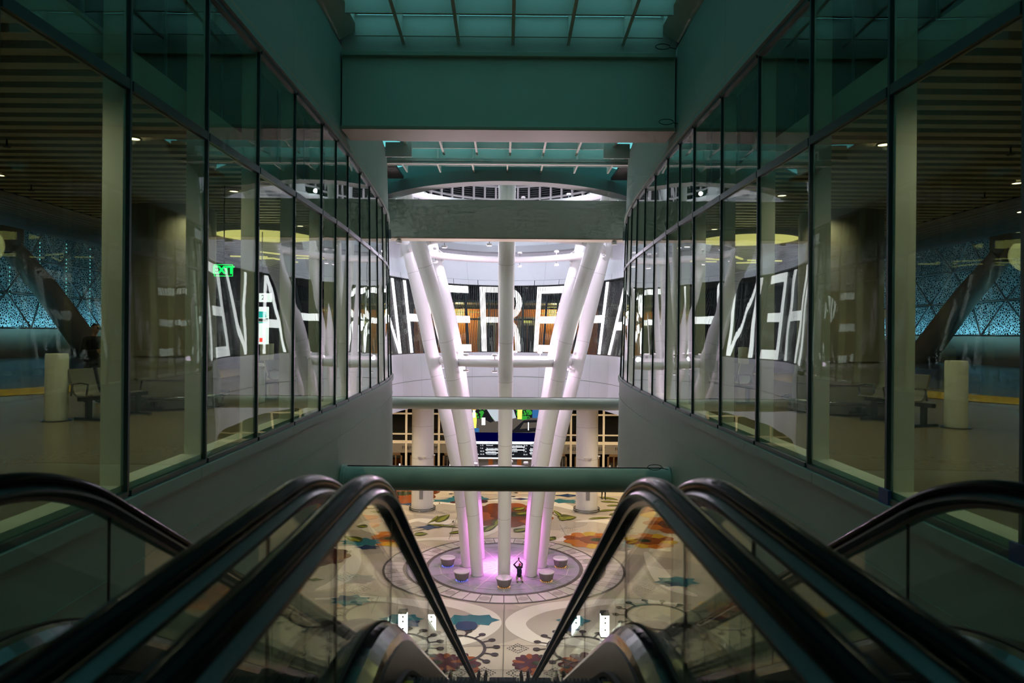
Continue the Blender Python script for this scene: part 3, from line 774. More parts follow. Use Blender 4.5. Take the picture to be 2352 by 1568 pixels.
star(1062,1424,.85,'teal',4,6,.75,0,.72); star(1098,1424,.95,'teal',4,6,.7,0,.72); star(1070,1438,.55,'navy',6,4,1.0,.78,.9); star(1326,1425,1.0,'teal',4,6,.6,0,.72); star(1308,1436,.6,'navy',6,5,.9)
star(1440,1250,1.5,'teal',4,8,.6,.1,.7); star(1425,1262,.8,'navy',5,5,.6); star(1525,1204,1.0,'navy',4,6,.6); star(1525,1420,.5,'navy',4,4,.9); star(1535,1338,.5,'olive',4,4,.5)
lolly_ring(1042,1490,1.30,16); lolly_ring(1327,1488,1.30,16); lolly_ring(864,1411,1.5,14); lolly_ring(1110,1133,2.2,12)
for p in ((1188,1489),(1022,1540),(1188,1546),(1110,1545),(1022,1176),(1302,1217),(960,1256),(1418,1262),(880,1346),(1115,1144),(1478,1418),(1438,1358),(1300,1545),(1470,1330),(930,1215),(1430,1180)): dots(*p, w=.42 if p[1] > 1400 else .62)
# terrazzo joints
for (a, b) in (((1157,1390),(1153,1568)),((1050,1540),(1200,1541)),((1000,1483),(1340,1485)),((1285,1206),(1300,1232)),((1050,1185),(1030,1240)),((930,1140),(905,1178)),((1384,1376),(1400,1415))):
    p, q = fl(*a), fl(*b); dx, dy = q[0]-p[0], q[1]-p[1]; L = math.hypot(dx, dy); nx, ny = -dy/L*.012, dx/L*.012
    inlay([(p[0]-nx, p[1]-ny), (q[0]-nx, q[1]-ny), (q[0]+nx, q[1]+ny), (p[0]+nx, p[1]+ny)], 'line', 9)
fo = fb.build('floor', ['f_'+k for k in fk]); struct(fo)

# ------------------------------------------------------------------ stools round the columns
pos = ['at the front of the circle, nearest the escalators', 'beside the kneeling photographer on the right', 'on the right edge of the circle', 'behind the columns on the right', 'at the far side of the circle', 'behind the columns on the left', 'on the left edge of the circle', 'front left of the columns']
glow = ['amber_e','amber_e','amber_e','green_e','amber_e','blue_e','blue_e','blue_e']
tone = {'amber_e': 'amber', 'blue_e': 'blue', 'green_e': 'green'}
for k in range(8):
    a = -PI/2 + k*PI/4
    x, y = AX[0]+3.1*math.cos(a), AX[1]+3.1*math.sin(a)
    t = thing('round_stool', 'dark round stool, pale top, %s glow, %s' % (tone[glow[k]], pos[k]), 'stool', (x, y, FZ+.03), 0, 'round stools around the columns')
    mb = MB(); mb.lathe([(.31, .06), (.33, .08), (.40, .40), (.40, .42)], 36); mb.build('body', 'stooldark', t)
    mb = MB(); mb.lathe([(.415, .42), (.425, .44), (.415, .465), (.39, .475)], 40); mb.build('top', 'stooltop', t)
    mb = MB()
    for i in range(20):
        b = 2*PI*i/20; mb.box(.30*math.cos(b)-.010, .30*math.cos(b)+.010, .30*math.sin(b)-.010, .30*math.sin(b)+.010, 0.0, .035)
    ft = MB(); ft.lathe([(.26, .0), (.26, .06)], 24); ft = ft.build('foot', 'blackmat', t); mb.build('foot_light', glow[k], ft)

# ------------------------------------------------------------------ round hall columns
for sx, lb in ((-1, 'thick round cream column with steel ring rails at its foot, left side of hall'), (1, 'thick round cream column with steel ring rails at its foot, right side of hall')):
    t = thing('hall_column', lb, 'column', (sx*5.95, 50.6, FZ))
    mb = MB(); mb.lathe([(.79, .0), (.79, 8.0)], 56); mb.build('shaft', 'col', t)
    for z in (.10, .22): mb = MB(); mb.tube([(.93*math.cos(2*PI*i/48), .93*math.sin(2*PI*i/48), z) for i in range(48)], .035, 8, closed=True); mb.build('ring_rail', 'steel', t)
    mb = MB(); mb.box(-.13, .13, -.82, -.70, .95, 2.4); mb.build('grille', 'grey', t)
    for z in (3.8, 6.1): mb = MB(); mb.lathe([(.793, z), (.793, z+.025)], 56); mb.build('joint', 'joint', t)
    for q in (-.22, .22, .80):
        yy = -.86 if q < .5 else -.2
        mb = MB(); mb.box(q-.12, q+.12, yy-.10, yy, 3.98, 4.06); mb.box(q-.02, q+.02, yy-.05, yy+.1, 3.85, 4.0); mb.build('spotlight', 'col', t)

# ------------------------------------------------------------------ hall end: glazed street front
YF = 62.0
mb = MB(); mb.box(-34, 34, YF+2.5, YF+2.6, FZ, -4.6); struct(mb.build('wall_street_dark', 'dark'))
mb = MB(); mb.box(-34, -26, 0, 64, -4.8, -4.6); mb.box(26, 34, 0, 64, -4.8, -4.6); struct(mb.build('ceiling_hall_side', 'cream'))
for sd, nm in SIDES:
    mb = MB(); mb.box(sd*33.9, sd*34.1, -5, 64, FZ, -4.6); struct(mb.build('wall_hall_'+nm, 'hallband'))
xs = [-19.05, -16.1, -13.15, -10.6, -8.75, -5.85, -2.95, 0, 2.95, 5.85, 8.75, 10.6, 13.15, 16.1, 19.05]
for i in range(len(xs)-1):
    widx += 1; x0, x1 = xs[i], xs[i+1]
    w = sempty('window_%d' % widx)
    mb = MB(); mb.box(x0+.06, x1-.06, YF, YF+.03, -10.3, -4.8); mb.build('pane', 'darkglass', w)
    mb = MB(); mb.box(x0-.09, x0+.09, YF-.12, YF+.12, FZ, -4.8); mb.build('mullion', 'hallframe', w)
    for z, h in ((-7.15, .07), (-8.95, .06), (-9.66, .13)): mb = MB(); mb.box(x0+.09, x1-.09, YF-.10, YF+.1, z-h, z+h); mb.build('rail', 'hallframe', w)
    if abs((x0+x1)/2) > 4.2:
        mb = MB(); mb.box(x0+.09, x1-.09, YF-.08, YF+.05, -10.62, -9.82); mb.build('sign_band', 'hallband', w)
        xm = (x0+x1)/2
        mb = MB(); mb.box(x0+.35, x0+.50, YF-.08, YF+.05, FZ, -10.62); mb.box(x1-.50, x1-.35, YF-.08, YF+.05, FZ, -10.62); mb.box(x0+.35, x1-.35, YF-.08, YF+.05, -10.85, -10.62); mb.box(xm-.06, xm+.06, YF-.08, YF+.05, FZ, -10.8); mb.build('door_frame', 'bronze', w)
        mb = MB(); mb.box(x0+.5, xm-.06, YF-.02, YF+.0, FZ+.02, -10.85); mb.box(xm+.06, x1-.5, YF-.02, YF, FZ+.02, -10.85); mb.build('door_glass', 'darkglass', w)
        for q in (xm-.5, xm+.3): mb = MB(); mb.box(q, q+.22, YF-.06, YF-.03, -11.9, -11.6); mb.build('notice', 'sign_e' if i % 2 else 'stooltop', w)
for xx, al in ((-5.72, 'RIGHT'), (5.55, 'LEFT'), (9.75, 'LEFT')):
    tx = textmesh('FREMONT STREET', .42, 'text', 'street_lettering', None, (xx, YF-.10, -10.18), align=al)
    tag(tx, {-5.72: 'black FREMONT STREET lettering whose end shows beside the left hall column', 5.55: 'black FREMONT STREET lettering beside the right hall column', 9.75: 'black FREMONT STREET lettering cut off by the curved wall on the right'}[xx], 'lettering', kind='thing')
# street life behind the glass
rr = random.Random(3)
for i in range(9):
    x = rr.uniform(-11, 11); z = rr.uniform(-9.0, -5.6)
    mb = MB(); mb.box(x, x+.28, YF+1.5, YF+1.55, z, z+.10)
    tag(mb.build('street_light', ['warm_e','amber_e','white_e','redglow_e'][i % 4]), 'tiny distant street light glowing behind the hall windows', 'light', 'distant street lights', 'thing')
for sx, lb in ((-1, 'pale slanted street strut outside the left hall windows'), (1, 'pale slanted street strut outside the right hall windows')):
    mb = MB(); mb.bar((sx*9.2, YF+1.6, -8.7), (sx*10.8, YF+1.6, -6.5), .18, .18); tag(mb.build('street_strut', 'grey'), lb, 'strut', kind='thing')

# big video screen over the departures board
t = thing('video_screen', 'large hall video screen showing a construction site above a departures board', 'screen', (0, 56.5, -8))
mb = MB(); mb.box(-3.9, 3.9, .05, .35, -2.1, 2.6); csg = mb.build('casing', 'blackmat', t)
M['v_green'] = emis('picture_green', (.03, .28, .03), 1.3); M['v_dirt'] = emis('picture_dirt', (.10, .085, .07), 1); M['v_grey'] = emis('picture_grey', (.45, .5, .55), 1.2); M['v_yel'] = emis('picture_yellow', (.85, .95, .12), 1.5); M['v_blue'] = emis('picture_blue', (.03, .12, .30), 1.2)
M['v_navy'] = emis('picture_navy', (.0, .0, .06), .6); M['v_white'] = emis('picture_white', (.9, .95, 1), 1.5); M['v_ora'] = emis('picture_orange', (1, .45, .05), 1.3); M['v_dk'] = emis('picture_dark', (.012, .012, .015), 1)
pic = MB(); names = ['v_dirt','v_green','v_grey','v_yel','v_blue','v_white','v_ora','v_dk','v_navy']
def pp(P, m, l): pic.poly([(x, -.004*l, z) for x, z in P], names.index(m))
pp([(-3.8,0),(3.8,0),(3.8,2.5),(-3.8,2.5)], 'v_dirt', 0)
pp([(-3.8,1.1),(3.8,1.25),(3.8,2.5),(-3.8,2.5)], 'v_dk', 1)
rv = random.Random(5)
for i in range(110):
    x = rv.choice([rv.uniform(-3.7, -.9), rv.uniform(1.0, 2.3)]); z = rv.uniform(1.15, 2.35); r_ = rv.uniform(.06, .2)
    pp([(x+r_*math.cos(q*1.05+x), z+r_*math.sin(q*1.05+x)) for q in range(6)], rv.choice(['v_green','v_green','v_dk']), 2)
pp([(2.2,1.2),(3.5,1.2),(3.5,2.4),(2.2,2.4)], 'v_blue', 3)
pp([(-1.6,1.9),(-.5,2.35),(.6,2.1),(.9,1.2),(-.2,.95),(-.8,.9)], 'v_grey', 3); pp([(-1.9,1.2),(-1.5,1.9),(-.9,.9),(-1.2,.8)], 'v_dk', 4)
pp([(-2.2,.1),(-1.2,.8),(0,.7),(.6,.15)], 'v_dirt', 4); pp([(.4,.0),(1.5,1.0),(3.8,1.1),(3.8,.3),(2,.05)], 'v_dk', 2); pp([(1.2,.3),(3.5,.5),(3.5,.9),(1.5,.8)], 'v_dirt', 3)
pp([(-2.75,.15),(-2.35,.15),(-2.3,1.0),(-2.35,1.6),(-2.65,1.6),(-2.8,1.0)], 'v_yel', 5); pp([(-2.62,1.2),(-2.42,1.2),(-2.42,1.8),(-2.62,1.8)], 'v_white', 6); pp([(-2.65,1.8),(-2.35,1.8),(-2.4,2.0),(-2.6,2.0)], 'v_ora', 6)
pp([(1.0,1.1),(1.35,1.1),(1.4,2.3),(1.0,2.3)], 'v_yel', 5); pp([(-1.9,.6),(-1.6,.6),(-1.6,1.2),(-1.9,1.2)], 'v_white', 5); pp([(-2.5,.02),(-2.1,.02),(-2.1,.35),(-2.5,.35)], 'v_blue', 6); pp([(2.85,.9),(2.95,.9),(2.95,1.6),(2.85,1.6)], 'v_white', 6); pp([(2.7,1.9),(2.95,1.9),(2.95,2.3),(2.7,2.3)], 'v_ora', 6); pp([(1.85,.2),(1.93,.2),(1.93,.85),(1.85,.85)], 'v_white', 6)
pp([(-3.8,-.75),(3.8,-.75),(3.8,0),(-3.8,0)], 'v_navy', 0); pp([(-3.8,-2.0),(3.8,-2.0),(3.8,-.75),(-3.8,-.75)], 'v_dk', 0)
pic.build('picture', names, csg)
brd = MB()
brd.box(-3.8, 3.8, -.02, 0, -.93, -.72); brd.box(-3.85, 3.85, -.06, .0, -2.12, -2.02)
for x0 in (-3.8, -1.62, .05, 1.95):
    for i, z in enumerate((-1.16, -1.40, -1.64)):
        if (i+int(x0*3)) % 3 != 2: brd.box(x0+.05, x0+1.55, -.02, 0, z-.035, z+.035)
brd.build('board_bars', 'v_white', csg)
for x0 in (-3.3, -1.5, .2, 2.05):
    textmesh('Departures', .17, 'v_dk', 'board_lettering', csg, (x0, -.03, -.83), align='LEFT')
    for i, z in enumerate((-1.04, -1.28, -1.52, -1.76)):
        textmesh(['No current departures', 'Transit Center', 'Treasure Island', 'Richmond'][(i+int(x0)) % 4], .13, 'v_white', 'board_lettering', csg, (x0, -.03, z), align='LEFT')
        textmesh(['10, 35', '5, 12', '7, 31', '25, 55'][(i+int(x0)) % 4], .13, 'v_white', 'board_lettering', csg, (x0+1.3, -.03, z), align='LEFT')
t = thing('ticket_hall_block', 'grey service block with orange edge panels below the video screen', 'kiosk', (0, 57.2, FZ))
mb = MB(); mb.box(-3.8, 3.8, 0, 2.0, 0, 2.75); mb.build('block', 'hallband', t)
for x in (-3.8, -1.35, 1.0, 3.45): mb = MB(); mb.box(x, x+.38, -.04, .02, 0, 2.6); mb.build('orange_panel', 'orange', t)
for x in (-3.3, -.85, 1.5): mb = MB(); mb.box(x, x+2.2, -.03, .02, .2, 2.3); mb.build('shutter', 'grey', t)
for sx, lb in ((-1, 'small lit white sign left of the columns under the near tube beam level'), (1, 'small lit white sign right of the columns at the hall end')):
    t = thing('lit_sign', lb, 'sign', (sx*4.45, 54, -10.45)); mb = MB(); mb.box(-.22, .22, -.03, .03, -.17, .17); mb.build('panel', 'sign_e', t); mb = MB(); mb.tube([(0, 0, .17), (0, 0, 5.6)], .015, 6); mb.build('hanger', 'grey', t)
for sx, lb in ((-1, 'lit white information pylon by the foot of the left escalator'), (1, 'lit white information pylon by the foot of the right escalator')):
    t = thing('information_pylon', lb, 'pylon', (sx*3.05, 29.6, FZ))
    mb = MB(); mb.box(-.16, .16, -.16, .16, .05, .95); mb.build('lit_panel', 'pylon_e', t)
    mb = MB(); mb.box(-.17, .17, -.17, .17, .95, 1.05); mb.box(-.17, .17, -.17, .17, 0, .05); mb.build('cap', 'blackmat', t)
    mb = MB()
    for z in (.8, .6, .3): mb.box(-.04, .04, -.168, -.16, z, z+.08)
    mb.build('symbol', 'text', t)

# ------------------------------------------------------------------ lobby seen through the light sign
LY = 57.0
mb = MB(); mb.box(-7.5, 7.5, LY, LY+.2, LZ, 2.0); struct(mb.build('wall_lobby_orange', 'orange'))
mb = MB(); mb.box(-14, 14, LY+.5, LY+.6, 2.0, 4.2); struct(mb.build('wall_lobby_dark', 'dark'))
for x, lb in ((-1.55, 'dark glass lift door with grey header on the orange wall, left one'), (1.75, 'dark glass lift door with grey header on the orange wall, right one')):
    t = thing('lift_door', lb, 'lift', (x, LY, LZ))
    mb = MB(); mb.box(-.75, -.55, -.08, 0, 0, 3.0); mb.box(.55, .75, -.08, 0, 0, 3.0); mb.box(-.55, .55, -.08, 0, 2.3, 3.0); mb.build('frame', 'grey', t)
    mb = MB(); mb.box(-.55, -.02, -.04, -.01, 0, 2.3); mb.build('door', 'darksteel', t); mb = MB(); mb.box(.02, .55, -.04, -.01, 0, 2.3); mb.build('door', 'darksteel', t)
    mb = MB(); mb.box(-.35, .35, -.09, -.08, 2.5, 2.75); mb.build('indicator', 'dome_e', t)
for i, (x, z) in enumerate(((-5.0, 2.1), (-3.0, 1.65), (4.2, 2.1), (3.6, 1.6), (-5.6, 1.6), (6.2, 1.7))):
    mb = MB(); mb.box(x-.9, x+.9, 55.5, 55.56, z, z+.07)
    tag(mb.build('linear_light', 'dome_e'), 'thin yellow linear light hanging in the orange lift lobby', 'light', 'linear lobby lights', 'thing')
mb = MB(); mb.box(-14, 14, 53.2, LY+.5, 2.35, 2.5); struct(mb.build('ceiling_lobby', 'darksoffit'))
for x in (-9, -6.2, -3.95, -1.3, 1.3, 3.95, 6.2, 9):
    mb = MB(); mb.box(x-.06, x+.06, 53.2, 53.3, LZ, 4.2); struct(mb.build('trim_lobby_mullion', 'darkframe'))
mb = MB(); mb.box(-12, 12, 53.15, 53.3, 2.35, 2.55); mb.box(-12, 12, 53.15, 53.3, 1.02, 1.1); struct(mb.build('trim_lobby_rail', 'darkframe'))
mb = MB(); mb.box(-30, 30, 60, 60.2, LZ, 9); struct(mb.build('wall_deck_end', 'dark'))
# ------------------------------------------------------------------ escalators
def esc_path(h, y0, corner, R_=2.0, zend=FZ+1.0, top=LZ):
    """(y, z, angle) along an escalator at height h over the step line"""
    a = R(30); off = h*math.tan(a/2)     # keep the two straight runs parallel
    P = []; z = top+h; yc = corner
    t = R_*math.tan(a/2)
    for i in range(5): P.append((y0+(yc-t-y0)*i/4, z, 0))
    n = 12
    for i in range(1, n+1):
        b = a*i/n; P.append((yc-t+R_*math.sin(b), z-R_*(1-math.cos(b)), -b))
    return P
zl = FZ
def full_path(h, y0=-.9, corner=3.2, top=LZ, endext=1.2, Rt=2.0, Rb=2.2):
    a = R(30); P = esc_path(h, y0, corner, Rt, top=top)
    zb = zl+h; yb = corner + (top-zl)/math.tan(a)   # lower corner
    t = Rb*math.tan(a/2)
    ys = yb-t*math.cos(a); zs = zb+t*math.sin(a)
    y1, z1, _ = P[-1]
    m = 14
    for i in range(1, m+1): P.append((y1+(ys-y1)*i/m, z1+(zs-z1)*i/m, -a))
    for i in range(1, 9):
        b = a*(1-i/8); P.append((yb+t-Rb*math.sin(b), zb+Rb*(1-math.cos(b)), -b))
    P.append((yb+t+endext, zb, 0)); return P
# handrail section: wide rubber cap hooked over a slimmer metal guide
cap = [(-.040,-.005),(-.043,.008),(-.036,.024),(-.018,.034),(0,.037),(.018,.034),(.036,.024),(.043,.008),(.040,-.005),(.028,-.010),(-.028,-.010)]
gd = [(-.026,-.010),(.026,-.010),(.030,-.016),(.066,-.037),(.068,-.050),(.030,-.068),(.026,-.088),(-.026,-.088),(-.030,-.068),(-.068,-.050),(-.066,-.037),(-.030,-.016)]
bead = [(-.034,-.052),(-.030,-.048),(-.030,-.062),(-.034,-.058)]
def newel(h, side_y, up):   # the loop end behind the landing
    pass
M['guide'] = pbr('rail_guide', (.10, .105, .11), .25, metal=.8, spec=.3)
def escalator(x0, rails, label, full_steps):
    t = thing('escalator', label, 'escalator', (0, 0, 0))
    for rx in rails:
        hp = full_path(1.0)
        mb = MB(); mb.sweep([(p[0], p[1]) for p in cap], [(rx, y, z, a) for y, z, a in hp], smooth=True)
        # turned end at the lower newel
        y, z, _ = hp[-1]; E = [(rx, y+.33*math.sin(q), z-.33+.33*math.cos(q), -q) for q in [PI*i/10 for i in range(11)]]
        mb.sweep(cap, E, smooth=True)
        y, z, _ = hp[0]; E = [(rx, y-.33*math.sin(q), z-.33+.33*math.cos(q), q) for q in [PI*i/10 for i in range(11)]]
        mb.sweep(cap, E, smooth=True)
        hr = mb.build('handrail', 'black', t)
        mb = MB(); mb.sweep(gd, [(rx, y, z, a) for y, z, a in hp]); mb.build('rail_guide', 'guide', t)
        # glass balustrade: one pane per bay
        dp = full_path(.34)
        def top_at(y, P):
            for p, q in zip(P, P[1:]):
                if p[0] <= y <= q[0]: f = (y-p[0])/(q[0]-p[0]+1e-9); return p[1]+(q[1]-p[1])*f
            return P[-1][1]
        seams = [-.6, .6, 1.27, 2.47, 3.67, 5.5, 7.3, 9.1, 10.9, 12.7, 14.5, 16.3, 18.1, 19.9, 21.7, 23.2]
        for a_, b_ in zip(seams, seams[1:]):
            mb = MB(); n = 8; base_ = 0
            for i in range(n+1):
                y = a_+.012+(b_-a_-.024)*i/n; zt = top_at(y, hp)-.06; zb_ = top_at(y, dp)-.05
                for xx in (rx-.006, rx+.006): mb.v += [(xx, y, zb_), (xx, y, zt)]
            for i in range(n):
                q = 4*i; mb.face((q, q+4, q+5, q+1)); mb.face((q+2, q+3, q+7, q+6)); mb.face((q+1, q+5, q+7, q+3)); mb.face((q, q+2, q+6, q+4))
            mb.face((0, 1, 3, 2)); mb.face((4*n, 4*n+2, 4*n+3, 4*n+1)); mb.build('glass_panel', 'glass2', t)
        mb = MB()
        for b_ in seams[1:-1]:
            mb.box(rx-.005, rx+.005, b_-.006, b_+.006, top_at(b_, dp)-.04, top_at(b_, hp)-.07)
        mb.build('glass_joint', 'blackmat', t)
    xa, xb = rails; half = (xb-xa)/2; xc = (xa+xb)/2
    for sx in (-1, 1):
        gx = xc+sx*half
        # inner deck: sloping stainless cover from the glass down to the skirt
        d = full_path(.34)
        pr = [(sx*-.010, .0), (sx*-.020, .012), (sx*-.060, .002), (sx*-.105, -.035), (sx*-.118, -.07), (sx*-.118, -.10), (sx*-.01, -.10)]
        mb = MB(); mb.sweep(pr, [(gx, y, z, a) for y, z, a in d], smooth=False); mb.build('inner_deck', 'steel', t)
        mb = MB(); mb.sweep([(-.012, -.02), (-.012, .02), (.012, .02), (.012, -.02)], [(gx, y, z, a) for y, z, a in d]); mb.build('glass_gasket', 'blackmat', t)
        # skirt
        pr = [(sx*-.118, -.07), (sx*-.128, -.07), (sx*-.128, -.55), (sx*-.118, -.55)]
        mb = MB(); mb.sweep(pr, [(gx, y, z, a) for y, z, a in d]); mb.build('skirt', 'darksteel', t)
        mb = MB(); mb.sweep([(sx*-.128, -.20), (sx*-.150, -.205), (sx*-.150, -.225), (sx*-.128, -.23)], [(gx, y, z, a) for y, z, a in d]); mb.build('skirt_brush', 'blackmat', t)
        # outer deck
        pr = [(sx*.010, .0), (sx*.11, .0), (sx*.11, -.10), (sx*.010, -.10)]
        mb = MB(); mb.sweep(pr, [(gx, y, z, a) for y, z, a in d]); mb.build('outer_deck', 'darksteel', t)
    # truss cladding below
    d = full_path(-.05, corner=3.2)
    mb = MB(); mb.sweep([(-half-.10, -.25), (half+.10, -.25), (half+.10, -1.0), (-half-.10, -1.0)], [(xc, y, z, a) for y, z, a in d]); mb.build('truss_cladding', 'darksteel', t)
    mb = MB(); sw_ = half+.10
    mb.sweep([(-sw_-.01, .28), (-sw_+.01, .28), (-sw_+.01, -1.0), (-sw_-.01, -1.0)], [(xc, y, z, a) for y, z, a in d]); mb.sweep([(sw_-.01, .28), (sw_+.01, .28), (sw_+.01, -1.0), (sw_-.01, -1.0)], [(xc, y, z, a) for y, z, a in d]); mb.build('side_cladding', 'darksteel', t)
    # landing plate and comb
    hw = half-.13
    mb = MB(); mb.box(xc-hw, xc+hw, -.9, 1.9, LZ-.04, LZ); mb.build('landing_plate', 'step', t)
    mb = MB(); mb.box(xc-hw, xc+hw, 1.9, 2.05, LZ-.03, LZ+.004); mb.build('comb', 'yellow', t)
    # steps: cleated treads, level first, then going down at 30 degrees
    sm_ = MB(); n = 52; w = 2*hw
    sm_.box(-hw, hw, 0, .40, -.06, -.015)
    for i in range(n):
        xx = -hw+w*(i+.25)/n; sm_.box(xx, xx+w/n*.5, 0, .40, -.015, 0)
    sm_.box(-hw, hw, .385, .395, -.24, -.02)
    first = None
    ys = 2.08; k = 0
    while ys < 24.6:
        yc = ys+.2; 
        zz = LZ if yc < 3.2 else LZ-(yc-3.12)*math.tan(R(30))
        if zz < zl+.0: zz = zl+.01
        if k < 12 or full_steps:
            if first is None: first = o = sm_.build('step', 'step', t)
            else: o = first.copy(); C.objects.link(o)
            o.location = (xc, ys, zz)
        k += 1; ys += .405
    # yellow edge lines on the first treads
    mb = MB()
    for sx in (-1, 1): mb.box(xc+sx*(hw-.05), xc+sx*(hw-.005), 2.06, 3.25, LZ, LZ+.003)
    mb.build('edge_line', 'yellow', t)
    mb = MB(); mb.box(xc-hw, xc+hw, 24.6, 26.0, zl, zl+.012); mb.build('lower_landing_plate', 'step', t)
    return t
escalator(0, (-.62, .62), 'middle escalator straight ahead, two black handrails dropping to the hall floor', True)
escalator(0, (-2.10, -.86), 'escalator beside the left wall, black handrails with teal light on them', True)
escalator(0, (.86, 2.10), 'escalator beside the right wall, black handrails with teal light on them', True)
# landing the camera stands on
mb = MB(); mb.box(-3.68, 3.68, -4.5, -.2, LZ-.3, LZ); struct(mb.build('floor_landing', 'deckfloor'))
mb = MB(); mb.box(-3.66, -2.26, -4.5, 1.2, LZ-.3, LZ-.001); mb.box(2.26, 3.66, -4.5, 1.2, LZ-.3, LZ-.001); struct(mb.build('floor_landing_side', 'deckfloor'))
for x0, x1, k in ((-.76, -.72, 0), (.72, .76, 0)):
    mb = MB(); mb.sweep([(-.03, .36), (.03, .36), (.03, .30), (-.03, .30)], [((x0+x1)/2, y, z, a) for y, z, a in full_path(-.02)]); struct(mb.build('trim_between_escalators', 'darksteel'))

# ------------------------------------------------------------------ people
def figure(name, label, loc, rz, segs, ells, voxel=.014, mats=('cloth',)):
    """segs: (p0, r0, p1, r1, mat) limbs; ells: (centre, (rx, ry, rz), mat); grown into one continuous skin"""
    mb = MB(); pr = []
    def ball(c, rx, ry, rz_):
        bm = bmesh.new(); bmesh.ops.create_icosphere(bm, subdivisions=2, radius=1.0); b = len(mb.v)
        for v in bm.verts: mb.v.append((c[0]+v.co.x*rx, c[1]+v.co.y*ry, c[2]+v.co.z*rz_))
        for f in bm.faces: mb.face([b+v.index for v in f.verts])
        bm.free()
    for (a, ra, b, rb, m) in segs:
        A, B = Vector(a), Vector(b); n = max(3, int((B-A).length/max(.02, min(ra, rb)*.6)))
        for i in range(n+1):
            p = A.lerp(B, i/n); r_ = ra+(rb-ra)*i/n; ball(p, r_, r_, r_)
        pr.append((A, B, ra, rb, m))
    for (c, rr_, m) in ells: ball(c, *rr_); pr.append((Vector(c), Vector(c)+Vector((0,0,1e-4)), max(rr_), max(rr_), m))
    me = bpy.data.meshes.new('body'); me.from_pydata(mb.v, [], mb.f)
    tmp = bpy.data.objects.new('tmp_body', me); C.objects.link(tmp)
    md = tmp.modifiers.new('r', 'REMESH'); md.mode = 'VOXEL'; md.voxel_size = voxel
    sm2 = tmp.modifiers.new('s', 'SMOOTH'); sm2.factor = .5; sm2.iterations = 3
    bpy.context.view_layer.update()
    out = bpy.data.meshes.new_from_object(tmp.evaluated_get(bpy.context.evaluated_depsgraph_get()))
    bpy.data.objects.remove(tmp)
    out.materials.clear()
    for m in mats: out.materials.append(M[m])
    for p in out.polygons:
        c = p.center; best = 1e9; bi = 0
        for (A, B, ra, rb, m) in pr:
            d = B-A; tt = max(0, min(1, (c-A).dot(d)/max(1e-9, d.length_squared))); q = (c-(A+d*tt)).length-(ra+(rb-ra)*tt)
            if q < best: best = q; bi = m
        p.material_index = mats.index(bi); p.use_smooth = True
    o = bpy.data.objects.new(name, out); C.objects.link(o); o.location = loc; o.rotation_euler = (0, 0, rz)
    return tag(o, label, 'person', kind='thing')
def hand(segs, wrist, direction, spread, mat, curl=.3, scale=1.0):
    """palm, four unequal fingers and a thumb leaving the palm's side"""
    w = Vector(wrist); d = Vector(direction).normalized(); sp = Vector(spread).normalized(); nrm = d.cross(sp).normalized()
    pm = w+d*.05*scale
    for k in (-1, 0, 1): segs.append((w+sp*.012*k, .020*scale, w+d*.085*scale+sp*.022*k*scale, .015*scale, mat))
    for k, L in zip((-1.5, -.5, .5, 1.5), (.062, .078, .084, .070)):
        r0 = w+d*.09*scale+sp*.018*k*scale; k1 = r0+(d*math.cos(curl)+nrm*math.sin(curl))*L*.5*scale; k2 = k1+(d*math.cos(curl*2.2)+nrm*math.sin(curl*2.2))*L*.5*scale
        segs.append((r0, .0095, k1, .009, mat)); segs.append((k1, .009, k2, .0078, mat))
    th = w+d*.03*scale-sp*.03*scale; t1 = th+(d*.6-sp*.7).normalized()*.035*scale; t2 = t1+(d*.9-sp*.25+nrm*.2).normalized()*.032*scale
    segs.append((w+d*.02-sp*.01, .016, th, .014, mat)); segs.append((th, .0125, t1, .011, mat)); segs.append((t1, .011, t2, .009, mat))
def head(segs, ells, c, skin, hair, hat=None, face=(0,-1,0), tilt=0.0):
    c = Vector(c); f = Vector(face).normalized(); s_ = f.cross(Vector((0,0,1))).normalized(); u = s_.cross(f)
    ells.append((c, (.078, .092, .108), skin)); ells.append((c+f*.02-u*.055, (.055, .058, .052), skin))
    segs.append((c+f*.088-u*.005, .010, c+f*.112-u*.028, .013, skin))            # nose
    for k in (-1, 1): segs.append((c+s_*.078*k+u*.012, .012, c+s_*.080*k-u*.028, .009, skin)); ells.append((c+f*.086+s_*.030*k+u*.012, (.012, .010, .008), hair))
    ells.append((c+f*.082-u*.052, (.022, .010, .007), 'pinkcloth' if False else skin))
    ells.append((c-f*.022+u*.030, (.086, .094, .094), hat or hair))
    if hat: segs.append((c+f*.06+u*.055, .030, c+f*.14+u*.040, .014, hat))
# kneeling photographer, back to us, both arms up holding a phone over the head
sg = []; el = []
Kx, Ky = .78, 36.15
sg += [((-.10,.0,.34),.085,(-.15,-.02,.10),.075,'khaki'), ((-.15,-.02,.10),.06,(-.16,-.36,.07),.045,'khaki'), ((.10,.0,.34),.085,(.17,.0,.10),.075,'khaki'), ((.17,.0,.10),.06,(.17,-.36,.08),.045,'khaki')]
sg += [((-.16,-.36,.06),.045,(-.17,-.40,.035),.035,'cloth'), ((.17,-.36,.07),.045,(.18,-.41,.035),.035,'cloth')]
sg += [((0,0,.36),.16,(0,-.01,.52),.15,'cloth'), ((0,-.01,.52),.15,(0,.02,.80),.165,'cloth'), ((-.11,.02,.84),.09,(.11,.02,.84),.09,'cloth'), ((0,.02,.86),.06,(.02,.0,.96),.055,'skin')]
head(sg, el, (.04,.0,1.04), 'skin', 'pinkcloth', None, (.1,1,.35))
